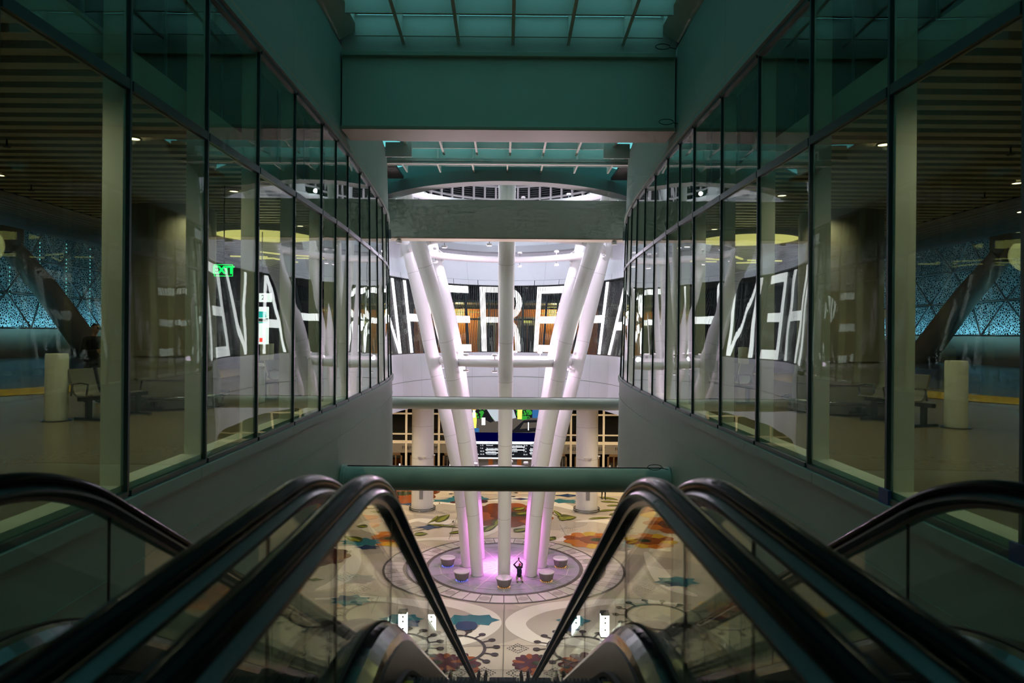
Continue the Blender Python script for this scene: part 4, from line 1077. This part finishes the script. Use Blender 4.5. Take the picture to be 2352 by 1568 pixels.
sg += [((-.17,.02,.84),.062,(-.34,.03,1.03),.048,'cloth'), ((-.34,.03,1.03),.045,(-.10,.16,1.22),.032,'cloth'), ((.17,.02,.84),.062,(.22,.18,1.02),.048,'cloth'), ((.22,.18,1.02),.044,(.02,.24,1.22),.032,'cloth')]
hand(sg, (-.10,.16,1.22), (1,.25,.35), (0,.3,1), 'skin', .6); hand(sg, (.02,.24,1.22), (-.4,.2,1), (0,1,.3), 'skin', .8)
ph = figure('person', 'kneeling person in black with a backpack, raising a phone between the leaning columns', (Kx, Ky, FZ+.03), .12, sg, el, .012, ('cloth','khaki','skin','pinkcloth'))
mb = MB(); mb.lathe([(.02, 0), (.13, .02), (.155, .12), (.15, .30), (.11, .40), (.02, .43)], 20)
mb.v = [(v[0], v[1]*.55-.19, v[2]+.44) for v in mb.v]; bp = mb.build('backpack', 'navy', ph)
mb = MB(); mb.box(-.045, .035, .19, .20, 1.27, 1.42); p2 = mb.build('phone', 'blackmat', None); ph.scale = p2.scale = (.80,)*3; p2.location = ph.location; p2.rotation_euler = ph.rotation_euler
tag(p2, 'small dark phone held up by the kneeling person', 'phone', kind='thing')
# person standing on the bus deck, head bowed
def standing(mats_, stride=0.0, h=1.0, top='cloth', legs='cloth', skin='skin', hair='hair', hat=None, bare=False, look=(0,-1,-.35), bow=.05, phone=True):
    sg = []; el = []; s_ = h
    lf, rt = (.10, -stride/2, .0), (-.10, stride/2, .0)
    for sx, (fx, fy, fz) in ((1, lf), (-1, rt)):
        kn = (sx*.105, fy*.55-.03, .50)
        sg.append(((sx*.09, 0, .93), .098, kn, .066, legs)); low = skin if bare else legs
        sg.append((kn, .060, (fx, fy+.03, .10), .042, low)); sg.append(((fx, fy+.04, .05), .042, (fx, fy-.17, .035), .034, 'cloth'))
    sg += [((-.05,0,.95),.135,(.05,0,.95),.135,legs), ((0,0,1.02),.145,(0,-.01,1.20),.150,top), ((0,-.01,1.20),.150,(0,-bow,1.36),.150,top), ((-.13,-bow,1.42),.075,(.13,-bow,1.42),.075,top), ((0,-bow,1.44),.065,(0,-bow-.03,1.54),.055,skin)]
    head(sg, el, (0,-bow-.07,1.655), skin, hair, hat, look)
    for sx in (1, -1):
        if phone:
            e = (sx*.25, -bow+.02, 1.13); w = (sx*.09, -bow-.26, 1.17); d = (-sx*.5, -.8, .1)
        else:
            e = (sx*.235, .04+sx*stride*.3, 1.12); w = (sx*.25, -.05+sx*stride*.5, .88); d = (0, -.1, -1)
        sg.append(((sx*.19, -bow, 1.42), .062, e, .046, top)); sg.append((e, .043, w, .030, top)); hand(sg, w, d, (0, 0, 1) if phone else (0, 1, 0), skin, .5)
    return sg, el
sg, el = standing(None, .12, hair='cloth', hat='cloth')
figure('person', 'man in dark sweater and cap standing beside the bus deck seats, head bowed', (-9.25, 15.6, LZ), R(60), sg, el, .014, ('cloth','skin'))
sg, el = standing(None, .62, legs='navy', bare=True, skin='skindark', phone=False, top='pinkcloth')
figure('person', 'walker with bare legs and dark shoes striding at the left end of the hall', (-8.55, 54.0, FZ), R(-80), sg, el, .016, ('cloth','navy','skindark','pinkcloth','hair'))
sg, el = standing(None, .5, legs='navy', phone=False)
figure('person', 'walker in dark trousers just ahead of the bare-legged one', (-9.3, 54.6, FZ), R(-80), sg, el, .016, ('cloth','navy','skin','hair'))
sg, el = standing(None, .2, legs='cloth', phone=False)
figure('person', 'standing figure in black on the right, by the leaf inlays past the right hall column', (7.7, 54.3, FZ), R(10), sg, el, .016, ('cloth','skin','hair'))

# ------------------------------------------------------------------ bus deck beyond the side glass
for sd, nm in SIDES:
    lr = {'left': 'left', 'right': 'right'}[nm]
    mb = MB()
    def xin(y): 
        s = s_of_D(y); return abs(wp(1, s, 2.8, 0)[0])+.34
    y = .2
    while y < 34:
        x_ = max(xin(max(y-.2, 0)), xin(y+.2)); mb.box(sd*x_, sd*9.5, y-.09, y+.26, 2.80, 2.95); mb.box(sd*(x_+.1), sd*9.5, y, y+.17, 2.62, 2.80); y += .35
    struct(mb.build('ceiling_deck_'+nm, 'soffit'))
    mb = MB(); strip(mb, sd, s_of_D(34), s_of_D(0), 2.55, 2.95, .30, .12); struct(mb.build('trim_soffit_edge_'+nm, 'soffit'))
    mb = MB(); n = 24
    for i in range(n):
        xa, xb = 9.5+18.5*i/n, 9.5+18.5*(i+.8)/n; za, zb_ = 2.55+3.2*i/n, 2.55+3.2*(i+.8)/n
        b = len(mb.v); mb.v += [(sd*xa, 0, za), (sd*xb, 0, zb_), (sd*xb, 58, zb_), (sd*xa, 58, za), (sd*xa, 0, za+.06), (sd*xb, 0, zb_+.06), (sd*xb, 58, zb_+.06), (sd*xa, 58, za+.06)]
        for q in ((0,1,2,3),(4,7,6,5),(0,4,5,1),(1,5,6,2),(2,6,7,3),(3,7,4,0)): mb.face([b+j for j in q])
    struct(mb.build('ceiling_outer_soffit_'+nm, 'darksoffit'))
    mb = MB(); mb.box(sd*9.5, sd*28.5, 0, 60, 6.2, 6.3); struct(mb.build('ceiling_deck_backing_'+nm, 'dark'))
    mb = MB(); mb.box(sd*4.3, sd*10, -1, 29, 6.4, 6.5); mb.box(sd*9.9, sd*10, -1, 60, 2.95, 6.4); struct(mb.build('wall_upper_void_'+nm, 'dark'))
    # rods, ledge and struts in the dark void above the soffit
    mb = MB(); mb.box(sd*4.6, sd*4.9, 0, 26, 3.02, 3.18); struct(mb.build('trim_void_ledge_'+nm, 'parapet'))
    for i in range(22):
        y = 3.0+.95*i; mb = MB(); mb.tube([(sd*4.75, y, 3.1), (sd*4.75, y, 6.3)], .022, 8); struct(mb.build('trim_void_rod', 'lattice'))
    mb = MB(); mb.box(sd*28.2, sd*28.5, 5, 60, LZ, .05); mb.box(sd*28.1, sd*28.6, 5, 60, .0, .08); struct(mb.build('wall_parapet_'+nm, 'parapet'))
    # bus lane and painted line
    mb = MB(); mb.box(sd*13.5, sd*28.2, 0, 60, LZ, LZ+.006); struct(mb.build('floor_bus_lane_'+nm, 'asphalt'))
    mb = MB()
    P = smooth_path([(sd*11.6, 30), (sd*11.0, 26), (sd*11.3, 21.5), (sd*13.0, 17.8), (sd*16, 16.4), (sd*24, 15.6)], 6)
    b0 = 0
    for i, p in enumerate(P):
        q = P[min(i+1, len(P)-1)]; o_ = P[max(i-1, 0)]; dx, dy = q[0]-o_[0], q[1]-o_[1]; L = math.hypot(dx, dy)
        for k in (-1.12, 1.12): mb.v.append((p[0]-dy/L*k, p[1]+dx/L*k, LZ+.012))
    for i in range(len(P)-1): mb.face((2*i, 2*i+1, 2*i+3, 2*i+2))
    struct(mb.build('floor_yellow_line_'+nm, 'yellow'))
    # perforated screen with its space frame
    t = thing('perforated_screen', 'blue lit perforated metal screen beyond the bus lane on the %s, behind a steel lattice' % nm, 'screen')
    for i in range(14):
        y0 = 14+3.3*i; mb = MB()
        for j in range(3): mb.poly([(sd*(27.9+.25*(j % 2)), y0, .08+2.0*j), (sd*27.9, y0+3.2, .08+2.0*j), (sd*(27.9), y0+3.2, 2.0+2.0*j), (sd*(27.9+.1), y0, 2.0+2.0*j)])
        mb.build('sheet', 'perf', t)
    t = thing('space_frame', 'lattice of slim steel tubes in front of the perforated screen on the %s' % nm, 'lattice')
    rg = random.Random(11)
    nd = {}
    for i in range(13):
        for j in range(4): nd[i, j] = (sd*(26.7+rg.uniform(-.3, .3)), 15+3.4*i+(1.7 if j % 2 else 0)+rg.uniform(-.4, .4), .1+1.9*j)
    mb = MB()
    for i in range(12):
        for j in range(4):
            mb.tube([nd[i, j], nd[i+1, j]], .055, 6)
            if j < 3:
                mb.tube([nd[i, j], nd[i, j+1]], .05, 6); mb.tube([nd[i, j], nd[i+1, j+1]] if j % 2 else [nd[i+1, j], nd[i, j+1]], .05, 6)
            c_ = nd[i, j]; mb.tube([c_, (sd*27.8, c_[1]+.8, c_[2]+.5)], .03, 5)
    mb.build('tubes', 'lattice', t)
    if sd < 0:
        for i in range(8):
            y = 36.3+2.5*i; mb = MB()
            for j in range(22): mb.box(-27.62, -27.58, y-.02, y+.02, .3+.24*j, .38+.24*j)
            tag(mb.build('light_string', 'cyan'), 'vertical string of tiny cyan lights on the left perforated screen', 'light string', 'strings of cyan lights', 'thing')
    # slanted steel legs of the facade
    t = thing('slanted_leg', 'huge dark slanted steel leg with a hinged head, outside the %s bus lane' % nm, 'strut')
    mb = MB(); mb.tube([(sd*25.6, 43.5, LZ), (sd*26.0, 39.6, 2.2), (sd*26.3, 37.0, 4.4)], [.80, .66, .55], 20); mb.build('shaft', 'parapet', t)
    mb = MB(); mb.box(sd*26.0, sd*26.6, 36.0, 37.6, 4.1, 5.4); mb.build('hinge_plate', 'parapet', t)
    mb = MB(); mb.tube([(sd*25.8, 36.8, 4.8), (sd*26.8, 36.8, 4.8)], .35, 16); mb.build('hinge_pin', 'grey', t)
    t = thing('slanted_leg', 'second slanted steel leg farther along the %s bus lane, partly hidden' % nm, 'strut')
    mb = MB(); mb.tube([(sd*21.5, 46, LZ), (sd*23, 52.5, 4.6)], [.9, .6], 18); mb.build('shaft', 'parapet', t)
    # big round concrete column with foot ring
    t = thing('deck_column', 'massive round panelled column with a steel foot ring on the %s bus deck' % nm, 'column', (sd*7.2, 15.1, LZ))
    mb = MB(); mb.lathe([(.95, .0), (.95, .55), (.88, 1.0), (.84, 2.2), (.84, 4.3)], 48); mb.build('shaft', 'concrete', t)
    for z in (.62, 1.1): mb = MB(); mb.lathe([(.90 if z > 1 else .955, z), (.90 if z > 1 else .955, z+.012)], 48); mb.build('joint', 'darksoffit', t)
    mb = MB(); mb.lathe([(1.0, .02), (1.04, .04), (1.04, .20), (1.0, .22)], 48); mb.build('foot_band', 'steel', t)
    mb = MB(); mb.tube([(1.13*math.cos(2*PI*i/48), 1.13*math.sin(2*PI*i/48), .26) for i in range(48)], .035, 10, closed=True); mb.build('ring_rail', 'steel', t)
    # bollards
    for (bx, by, lb) in ((8.05, 12.5, 'beige round bollard standing nearest, before the bus lane on the %s' % nm), (9.7, 22.5, 'beige round bollard farther back on the %s bus deck' % nm), (8.5, 25.0, 'beige round bollard at the back of the %s bus deck' % nm)):
        t = thing('bollard', lb, 'bollard', (sd*bx, by, LZ))
        mb = MB(); mb.lathe([(.185, 0), (.185, 1.17), (.175, 1.2), (.0, 1.205)], 28, caps=False); mb.build('post', 'cream', t)
        mb = MB(); mb.lathe([(.24, 0), (.24, .015), (.19, .02)], 28); mb.build('base_plate', 'steel', t)
    # beam seating
    for (bx, by, lb, rot) in ((7.35, 13.1, 'row of dark steel airport style seats with armrests, nearest on the %s bus deck' % nm, 0), (5.6, 17.2, 'dark steel seat bench beyond the massive column on the %s' % nm, 0)):
        t = thing('seat_bench', lb, 'bench', (sd*bx, by, LZ), 0)
        mb = MB(); mb.box(-.75, .75, -.04, .04, .36, .43); mb.build('beam', 'darksteel', t)
        for sx in (-.55, .55):
            mb = MB(); mb.box(sx-.05, sx+.05, -.03, .03, .04, .36); mb.box(sx-.04, sx+.04, -.30, .30, 0, .045); mb.build('leg', 'darksteel', t)
        for i, sx in enumerate((-.45, .15)):
            mb = MB(); mb.tube([(sd*(.0)+sx, -.25, .45), (sx, .0, .43), (sx, .22, .47)], .018, 8)
            P1 = [(-.26, .46), (-.1, .43), (.12, .43), (.20, .48), (.27, .68), (.33, .90), (.34, .92), (.30, .92), (.235, .70), (.16, .50), (.10, .455), (-.1, .455), (-.25, .485)]
            b = len(mb.v)
            for xx in (sx-.25, sx+.25): mb.v += [(xx, p[0], p[1]) for p in P1]
            L_ = len(P1)
            for q in range(L_): mb.face((b+q, b+(q+1) % L_, b+L_+(q+1) % L_, b+L_+q))
            mb.face([b+q for q in range(L_)][::-1]); mb.face([b+L_+q for q in range(L_)])
            mb.build('seat', 'seatmetal', t)
        for sx in (-.74, -.15, .44):
            mb = MB(); mb.tube([(sx, .20, .45), (sx, .16, .66), (sx, -.02, .68), (sx, -.20, .66), (sx, -.16, .45)], .018, 8); mb.build('armrest', 'steel', t)
        if rot == 0: t.rotation_euler = (0, 0, sd*-R(72))
    # lit ceiling dish with a star of linear lights
    t = thing('ceiling_dish', 'glowing yellow round ceiling recess beyond the massive column on the %s' % nm, 'light', (sd*6.35, 18.4, 2.52))
    mb = MB(); mb.lathe([(1.25, .0), (1.22, .12)], 48); mb.build('glow', 'dome_e', t)
    mb = MB(); mb.lathe([(1.26, -.02), (1.34, -.02), (1.34, .14), (1.26, .14)], 48, caps=False); mb.build('rim', 'soffit', t)
    for i, (dx, dy, an) in enumerate(((-.9,.2,.05),(-.7,-.5,.5),(.9,.4,-.3),(1.0,-.2,.12),(.2,.9,1.2),(-.1,-1.0,1.0))):
        mb = MB(); mb.bar((-.55, 0, 0), (.55, 0, 0), .06, .04); o = mb.build('linear_light', 'dome_e'); o.location = (sd*(6.9+dx), 21.6+dy, 2.30); o.rotation_euler = (0, 0, an)
        tag(o, 'short yellow linear light in a star of six under the %s bus deck ceiling' % nm, 'light', 'star of linear lights on the '+nm, 'thing')
    # sprinkler heads and downlights in the soffit
    for (dx, dy) in ((8.0, 8.4), (8.6, 12.6), (6.9, 9.6)):
        t = thing('sprinkler', 'small sprinkler head on the corrugated soffit over the %s bus deck' % nm, 'sprinkler', (sd*dx, dy, 2.62), 0, 'soffit sprinklers '+nm)
        mb = MB(); mb.tube([(0, 0, 0), (0, 0, -.10)], .012, 8); mb.lathe([(.05, -.11), (.05, -.10)], 12); mb.build('head', 'blackmat', t)
    for (dx, dy) in ((8.4, 8.35), (8.6, 11.8), (6.2, 14.2), (8.5, 16.5)):
        t = thing('downlight', 'small round recessed downlight in the soffit over the %s bus deck' % nm, 'downlight', (sd*dx, dy, 2.61), 0, 'soffit downlights '+nm)
        mb = MB(); mb.lathe([(.075, 0), (.075, .01)], 20); mb.build('lens', 'warm_e', t)
        mb = MB(); mb.lathe([(.078, -.008), (.10, -.008), (.10, .01), (.078, .01)], 20, caps=False); mb.build('trim_ring', 'soffit', t)
# exit sign, gate signs, litter bin
t = thing('exit_sign', 'glowing green EXIT sign hanging inside the left bus deck', 'exit sign', (-5.02, 12.35, 1.08))
mb = MB(); mb.box(-.165, .165, 0, .04, -.105, .105); xb_ = mb.build('box', 'green_d', t)
mb = MB()
for (a, b, c, d) in ((-.165, .165, .095, .105), (-.165, .165, -.105, -.095), (-.165, -.155, -.105, .105), (.155, .165, -.105, .105)): mb.box(a, b, -.004, 0, c, d)
mb.build('border', 'green_e', xb_)
textmesh('EXIT', .185, 'green_e', 'lettering', xb_, (0, -.005, 0), bold=.006); mb = MB(); mb.tube([(0, .02, .105), (0, .02, 1.5)], .01, 8); mb.build('hanger', 'blackmat', t)
t = thing('gate_sign', 'white lit box sign with a 2 behind the left glass', 'sign', (-6.18, 17.6, .86))
mb = MB(); mb.box(-.24, .24, 0, .06, -.11, .11); mb.build('panel', 'sign_e', t); textmesh('2', .17, 'text', 'lettering', t, (.04, -.006, 0))
mb = MB(); mb.tube([(0, .03, .11), (0, .03, 1.7)], .012, 8); mb.build('hanger', 'blackmat', t)
t = thing('information_totem', 'lit white and teal map totem on a pale post behind the left glass', 'sign', (-6.28, 17.9, LZ))
mb = MB(); mb.box(-.17, .17, 0, .06, 1.30, 2.26); mb.build('panel', 'sign_e', t)
mb = MB(); mb.box(-.17, .12, -.006, 0, 1.98, 2.14); mb.box(-.17, .17, -.006, 0, 1.84, 1.87); mb.build('teal_band', 'teal_e', t)
mb = MB(); mb.box(-.17, .17, -.006, 0, 1.88, 1.96); mb.build('dark_band', 'text', t)
mb = MB(); mb.box(-.05, .03, -.006, 0, 1.36, 1.46); mb.build('red_block', 'redglow_e', t); mb = MB(); mb.box(-.16, -.09, -.006, 0, 1.33, 1.55); mb.build('yellow_block', 'dome_e', t)
mb = MB(); mb.box(-.03, .17, 0, .06, 0, 1.30); mb.build('post', 'cream', t)
for (x, y, z, lb) in ((8.05, 14.7, .48, 'small white gate sign reading 25 behind the right glass'), (8.45, 14.7, .48, 'small blank white sign next to the one reading 25')):
    t = thing('gate_sign', lb, 'sign', (x, y, z)); mb = MB(); mb.box(-.10, .10, 0, .03, -.09, .09); mb.build('panel', 'stooltop', t)
    if '25' in lb and 'next' not in lb: textmesh('25', .12, 'text', 'lettering', t, (0, -.006, 0))
    mb = MB(); mb.tube([(0, .015, .09), (0, .015, 2.1)], .01, 6); mb.build('hanger', 'blackmat', t)
t = thing('litter_bin', 'pale bin with a loose plastic liner inside the left bus deck', 'bin', (-5.75, 15.9, LZ))
mb = MB(); mb.box(-.20, .20, -.2, .2, 0, .86); mb.build('body', 'cream', t, bevel=.02); mb = MB(); mb.lathe([(.24, .80), (.26, .84), (.22, .90), (.15, .88)], 12); mb.build('liner', 'stooltop', t); mb = MB(); mb.box(.06, .12, -.21, -.2, .5, .66); mb.build('label', 'bluetape', t)
# blue tape on two right-hand mullions
for y in (5.02, 6.80):
    mb = MB(); mb.box(3.655, 3.69, y-.10, y+.07, -1.62, -1.48); tag(mb.build('blue_tape', 'bluetape'), 'strip of blue masking tape at the foot of a window mullion on the right wall', 'tape', 'blue tape strips', 'thing')

# ------------------------------------------------------------------ floodlights on the rings, lamps of the place, added fill spots
def lamp(name, kind, loc, energy, col, size=.1, rot=None, spot=None, blend=.6):
    l = bpy.data.lights.new(name, kind); l.energy = energy; l.color = col
    if kind == 'AREA': l.size = size
    else: l.shadow_soft_size = size
    if kind == 'SPOT': l.spot_size = spot or R(120); l.spot_blend = blend
    o = bpy.data.objects.new(name, l); C.objects.link(o); o.location = loc
    if rot: o.rotation_euler = rot
    return o
def aim(o, tgt):
    d = Vector(tgt)-o.location; o.rotation_euler = d.to_track_quat('-Z', 'Y').to_euler()
fl_base = None
def floodlight(x, y, z, up, ring_name, rz):
    global fl_base
    t = thing('floodlight', 'small white floodlight clamped on the %s, at %s' % (ring_name, '%d'), 'floodlight', (x, y, z), rz)
    mb = MB(); mb.tube([(0, 0, -.20*up), (0, 0, -.05*up)], .02, 8); mb.bar((-.12, 0, -.05*up), (.12, 0, -.05*up), .03, .02); mb.build('bracket', 'grey', t)
    mb = MB(); mb.lathe([(.13, -.04), (.15, -.02), (.15, .05), (.13, .06)], 20); lb_ = mb.build('body', 'col', t)
    mb = MB(); mb.lathe([(.11, .062 if up > 0 else -.05), (.11, .068 if up > 0 else -.044)], 20); mb.build('lens', 'pink_e', lb_)
    return t
PINK = (1.0, .42, .95); LPINK = (1.0, .66, .96); WHITE = (.78, .88, 1.0); MAG = (1.0, .22, .92)
rings = [(2.05, -7.75, .34, MAG, 'lowest ring', 70), (3.45, -1.5, .40, LPINK, 'parapet ring', 210), (5.2, 4.62, .40, (.90, .80, 1.0), 'large upper ring', 300), (6.6, 8.35, .4, WHITE, 'topmost ring', 110)]
azn = {0: 'its right', 1: 'its far right', 2: 'its far side', 3: 'its far left', 4: 'its left', 5: 'its front left', 6: 'its front', 7: 'its front right'}
for (rr_, z, h, colr_, nm, pw) in rings:
    for k in range(8):
        a = k*PI/4 + (.16 if k % 2 else -.16)
        for up in (1, -1):
            if up < 0 and nm == 'lowest ring' and k % 2: continue
            x, y = AX[0]+rr_*math.cos(a), AX[1]+rr_*math.sin(a)
            t = floodlight(x, y, z+up*h, up, nm, a)
            t['label'] = 'small white floodlight clamped %s the %s, towards %s' % ('over' if up > 0 else 'under', nm, azn[k])
for (rr_, z, h, colr_, nm, pw) in rings:
    for k in range(4):
        a = k*PI/2 + PI/4
        if nm == 'lowest ring':
            o = lamp('ring_light', 'SPOT', (AX[0]+(rr_-.5)*math.cos(a), AX[1]+(rr_-.5)*math.sin(a), z+.2), pw*7, colr_, .12, spot=R(84)); aim(o, (-.5*math.cos(a), 38.4-.5*math.sin(a), FZ+1)); continue
        lamp('ring_light', 'POINT', (AX[0]+(rr_-.45)*math.cos(a), AX[1]+(rr_-.45)*math.sin(a), z+.3), pw, colr_, .12)
# pools of light on the floor among the column feet
for k in range(4):
    a = PI/4+k*PI/2
    o = lamp('floor_spot', 'SPOT', (1.2*math.cos(a), 38.4+1.2*math.sin(a), -7.6), 900, MAG, .05, spot=R(36), blend=.3); aim(o, (.3*math.cos(a), 38.4+.3*math.sin(a), FZ))
o = lamp('floor_spot', 'SPOT', (0, 38.4, -7.9), 900, LPINK, .05, spot=R(26), blend=.2); aim(o, (-.5, 38.2, FZ))
for k in range(8):
    a = k*PI/4+PI/8
    o = lamp('drum_wash', 'SPOT', (6.3*math.cos(a), 38.4+6.3*math.sin(a), 8.1), 620, WHITE, .1, spot=R(115), blend=.6); aim(o, (9.5*math.cos(a), 38.8+14*math.sin(a), 3.5))
for k in (-1.35, 1.35, -3.9, 3.9):
    o = lamp('oculus_fill', 'SPOT', (k, 34.7+.3*abs(k), -.9), 750, (1, .84, .84), .08, spot=R(64), blend=.7); aim(o, (1.1*k, 27.0, 6.0))  # spots added to brighten the oculus ring and beam undersides from below
for sd in (-1, 1):
    t = thing('floodlight', 'added white fill floodlight under the shallower box beam, at its %s end' % ('left' if sd < 0 else 'right'), 'floodlight', (sd*4.7, 30.5, 4.02))  # floodlight body added, with its spot, to brighten the column fronts
    mb = MB(); mb.lathe([(.12, -.10), (.14, .0), (.10, .06)], 20); mb.build('body', 'col', t); mb = MB(); mb.tube([(0, 0, .05), (0, 0, .09)], .03, 8); mb.build('bracket', 'grey', t)
    o = lamp('column_fill', 'SPOT', (sd*4.7, 30.4, 3.85), 260, (.95, 1, .95), .1, spot=R(95), blend=.7); aim(o, (sd*-.6, 34.5, -4.5))
# warm hall downlights under the deck, one row round the void and rows to the street
hl = []
for x in (-13, -7.5, 0, 7.5, 13):
    for y in (53.8, 58.8): hl.append((x, y, 900))
for sd in (-1, 1):
    for y in (20, 26, 32, 38, 44): hl.append((sd*10.5, y, 420 if y < 38 else 620))
    hl.append((sd*8.8, 47.0, 700))
    for y in (24, 36, 48): hl.append((sd*18, y, 330))
    for y in (8, 14): hl.append((sd*8.0, y, 200))
for i, (x, y, e) in enumerate(hl):
    t = thing('hall_downlight', 'round warm downlight recessed in the hall ceiling', 'downlight', (x, y, -4.81), 0, 'hall downlights')
    mb = MB(); mb.lathe([(.14, 0), (.14, .006)], 20); mb.build('lens', 'warm_e', t)
    mb = MB(); mb.lathe([(.145, -.012), (.19, -.012), (.19, .004), (.145, .004)], 20, caps=False); mb.build('trim_ring', 'steel', t)
    lamp('hall_lamp', 'SPOT', (x, y, -4.87), e, (1, .80, .54), .12, (0, 0, 0), spot=R(140), blend=.8)
# fill spots added under the void edges for the lower column fronts; deck lamps
for sd in (-1, 1):
    o = lamp('void_fill', 'SPOT', (sd*4.3, 24.5, -5.3), 900, (1, .90, .76), .15, spot=R(110), blend=.8); aim(o, (sd*.5, 35, -11))
    lamp('deck_lamp', 'POINT', (sd*6.35, 18.4, 2.2), 26, (1, .85, .35), .5)
    for (x, y) in ((8.4, 8.35), (6.2, 14.2), (8.5, 16.5), (8.6, 11.8)): lamp('deck_lamp', 'SPOT', (sd*x, y, 2.58), 60, (1, .88, .55), .05, (0, 0, 0), spot=R(150))
    for (x, y) in ((12.5, 17.0), (17.5, 15.5), (12.0, 24.0)):
        zc = 2.55+(x-9.5)*.173
        t = thing('downlight', 'added round downlight brightening the yellow lane line of the %s bus lane' % ('left' if sd < 0 else 'right'), 'downlight', (sd*x, y, zc), 0, 'added lane downlights')
        mb = MB(); mb.lathe([(.075, -.02), (.075, .01)], 20); mb.build('lens', 'warm_e', t)
        lamp('lane_fill', 'SPOT', (sd*x, y, zc-.05), 170, (1, .85, .55), .05, (0, 0, 0), spot=R(110))  # downlights added above the lane to brighten the yellow line
    for y in (1.5, 5.9, 9.5, 13.0, 17.2, 21.0, 25.0):
        t = thing('downlight', 'round downlight near the glass line in the %s bus deck soffit' % ('left' if sd < 0 else 'right'), 'downlight', (sd*5.1, y, 2.61), 0, 'glass line downlights')
        mb = MB(); mb.lathe([(.075, 0), (.075, .01)], 20); mb.build('lens', 'warm_e', t)
        mb = MB(); mb.lathe([(.078, -.008), (.10, -.008), (.10, .01), (.078, .01)], 20, caps=False); mb.build('trim_ring', 'soffit', t)
        lamp('deck_lamp', 'SPOT', (sd*5.1, y, 2.58), 64, (1, .90, .62), .05, (0, 0, 0), spot=R(160))
    for y in (20, 30, 40, 50):
        l = lamp('screen_fill', 'AREA', (sd*26.9, y, .1), 95, (.28, .72, 1.0), .3); l.data.shape = 'RECTANGLE'; l.data.size = 9; l.data.size_y = .2; aim(l, (sd*29.6, y, 2.6))  # area lights added on the lane side to light the perforated screen blue
    for y in (): lamp('outside_lamp', 'POINT', (sd*25.0, y, .6), 90, (.30, .75, 1.0), .2)
lamp('lobby_lamp', 'POINT', (-3.8, 55.6, 1.7), 420, (1, .75, .35), .3); lamp('lobby_lamp', 'POINT', (4.0, 55.6, 1.7), 420, (1, .75, .35), .3)
lamp('screen_face_lamp', 'POINT', (0, 55.0, -7.0), 30, (.8, .9, 1), .3)
# point lamp high under the dome, without a fixture
lamp('dome_lamp', 'POINT', (0, 44, 10.6), 60, WHITE, .4)

# ------------------------------------------------------------------ world, camera, view
w = bpy.data.worlds.new('night'); S.world = w; w.use_nodes = True
bg = w.node_tree.nodes['Background']; bg.inputs[0].default_value = (.01, .03, .035, 1); bg.inputs[1].default_value = .3
cd = bpy.data.cameras.new('camera'); co = bpy.data.objects.new('camera', cd); C.objects.link(co); S.camera = co
cd.sensor_width = 36; cd.lens = 36*F/2352; cd.clip_end = 400; cd.clip_start = .05
cd.shift_x = 15/2352; cd.shift_y = -18/2352
co.location = (-.025, 0, 0)
co.rotation_euler = (Matrix.Rotation(R(90), 4, 'X') @ Matrix.Rotation(R(.45), 4, 'Z')).to_euler()
cd.dof.use_dof = True; cd.dof.focus_distance = 34; cd.dof.aperture_fstop = 2.4
S.view_settings.view_transform = 'Standard'; S.view_settings.look = 'None'; S.view_settings.gamma = 1; S.view_settings.use_curve_mapping = False
S.view_settings.exposure = 0.04
cy_ = S.cycles
cy_.use_denoising = True
try: cy_.denoiser = 'OPENIMAGEDENOISE'
except Exception: pass
cy_.max_bounces = 6; cy_.diffuse_bounces = 2; cy_.glossy_bounces = 4; cy_.transparent_max_bounces = 32; cy_.transmission_bounces = 2
cy_.caustics_reflective = False; cy_.caustics_refractive = False; cy_.sample_clamp_indirect = 4; cy_.sample_clamp_direct = 0
cy_.use_adaptive_sampling = True; cy_.adaptive_threshold = .10; cy_.adaptive_min_samples = 10
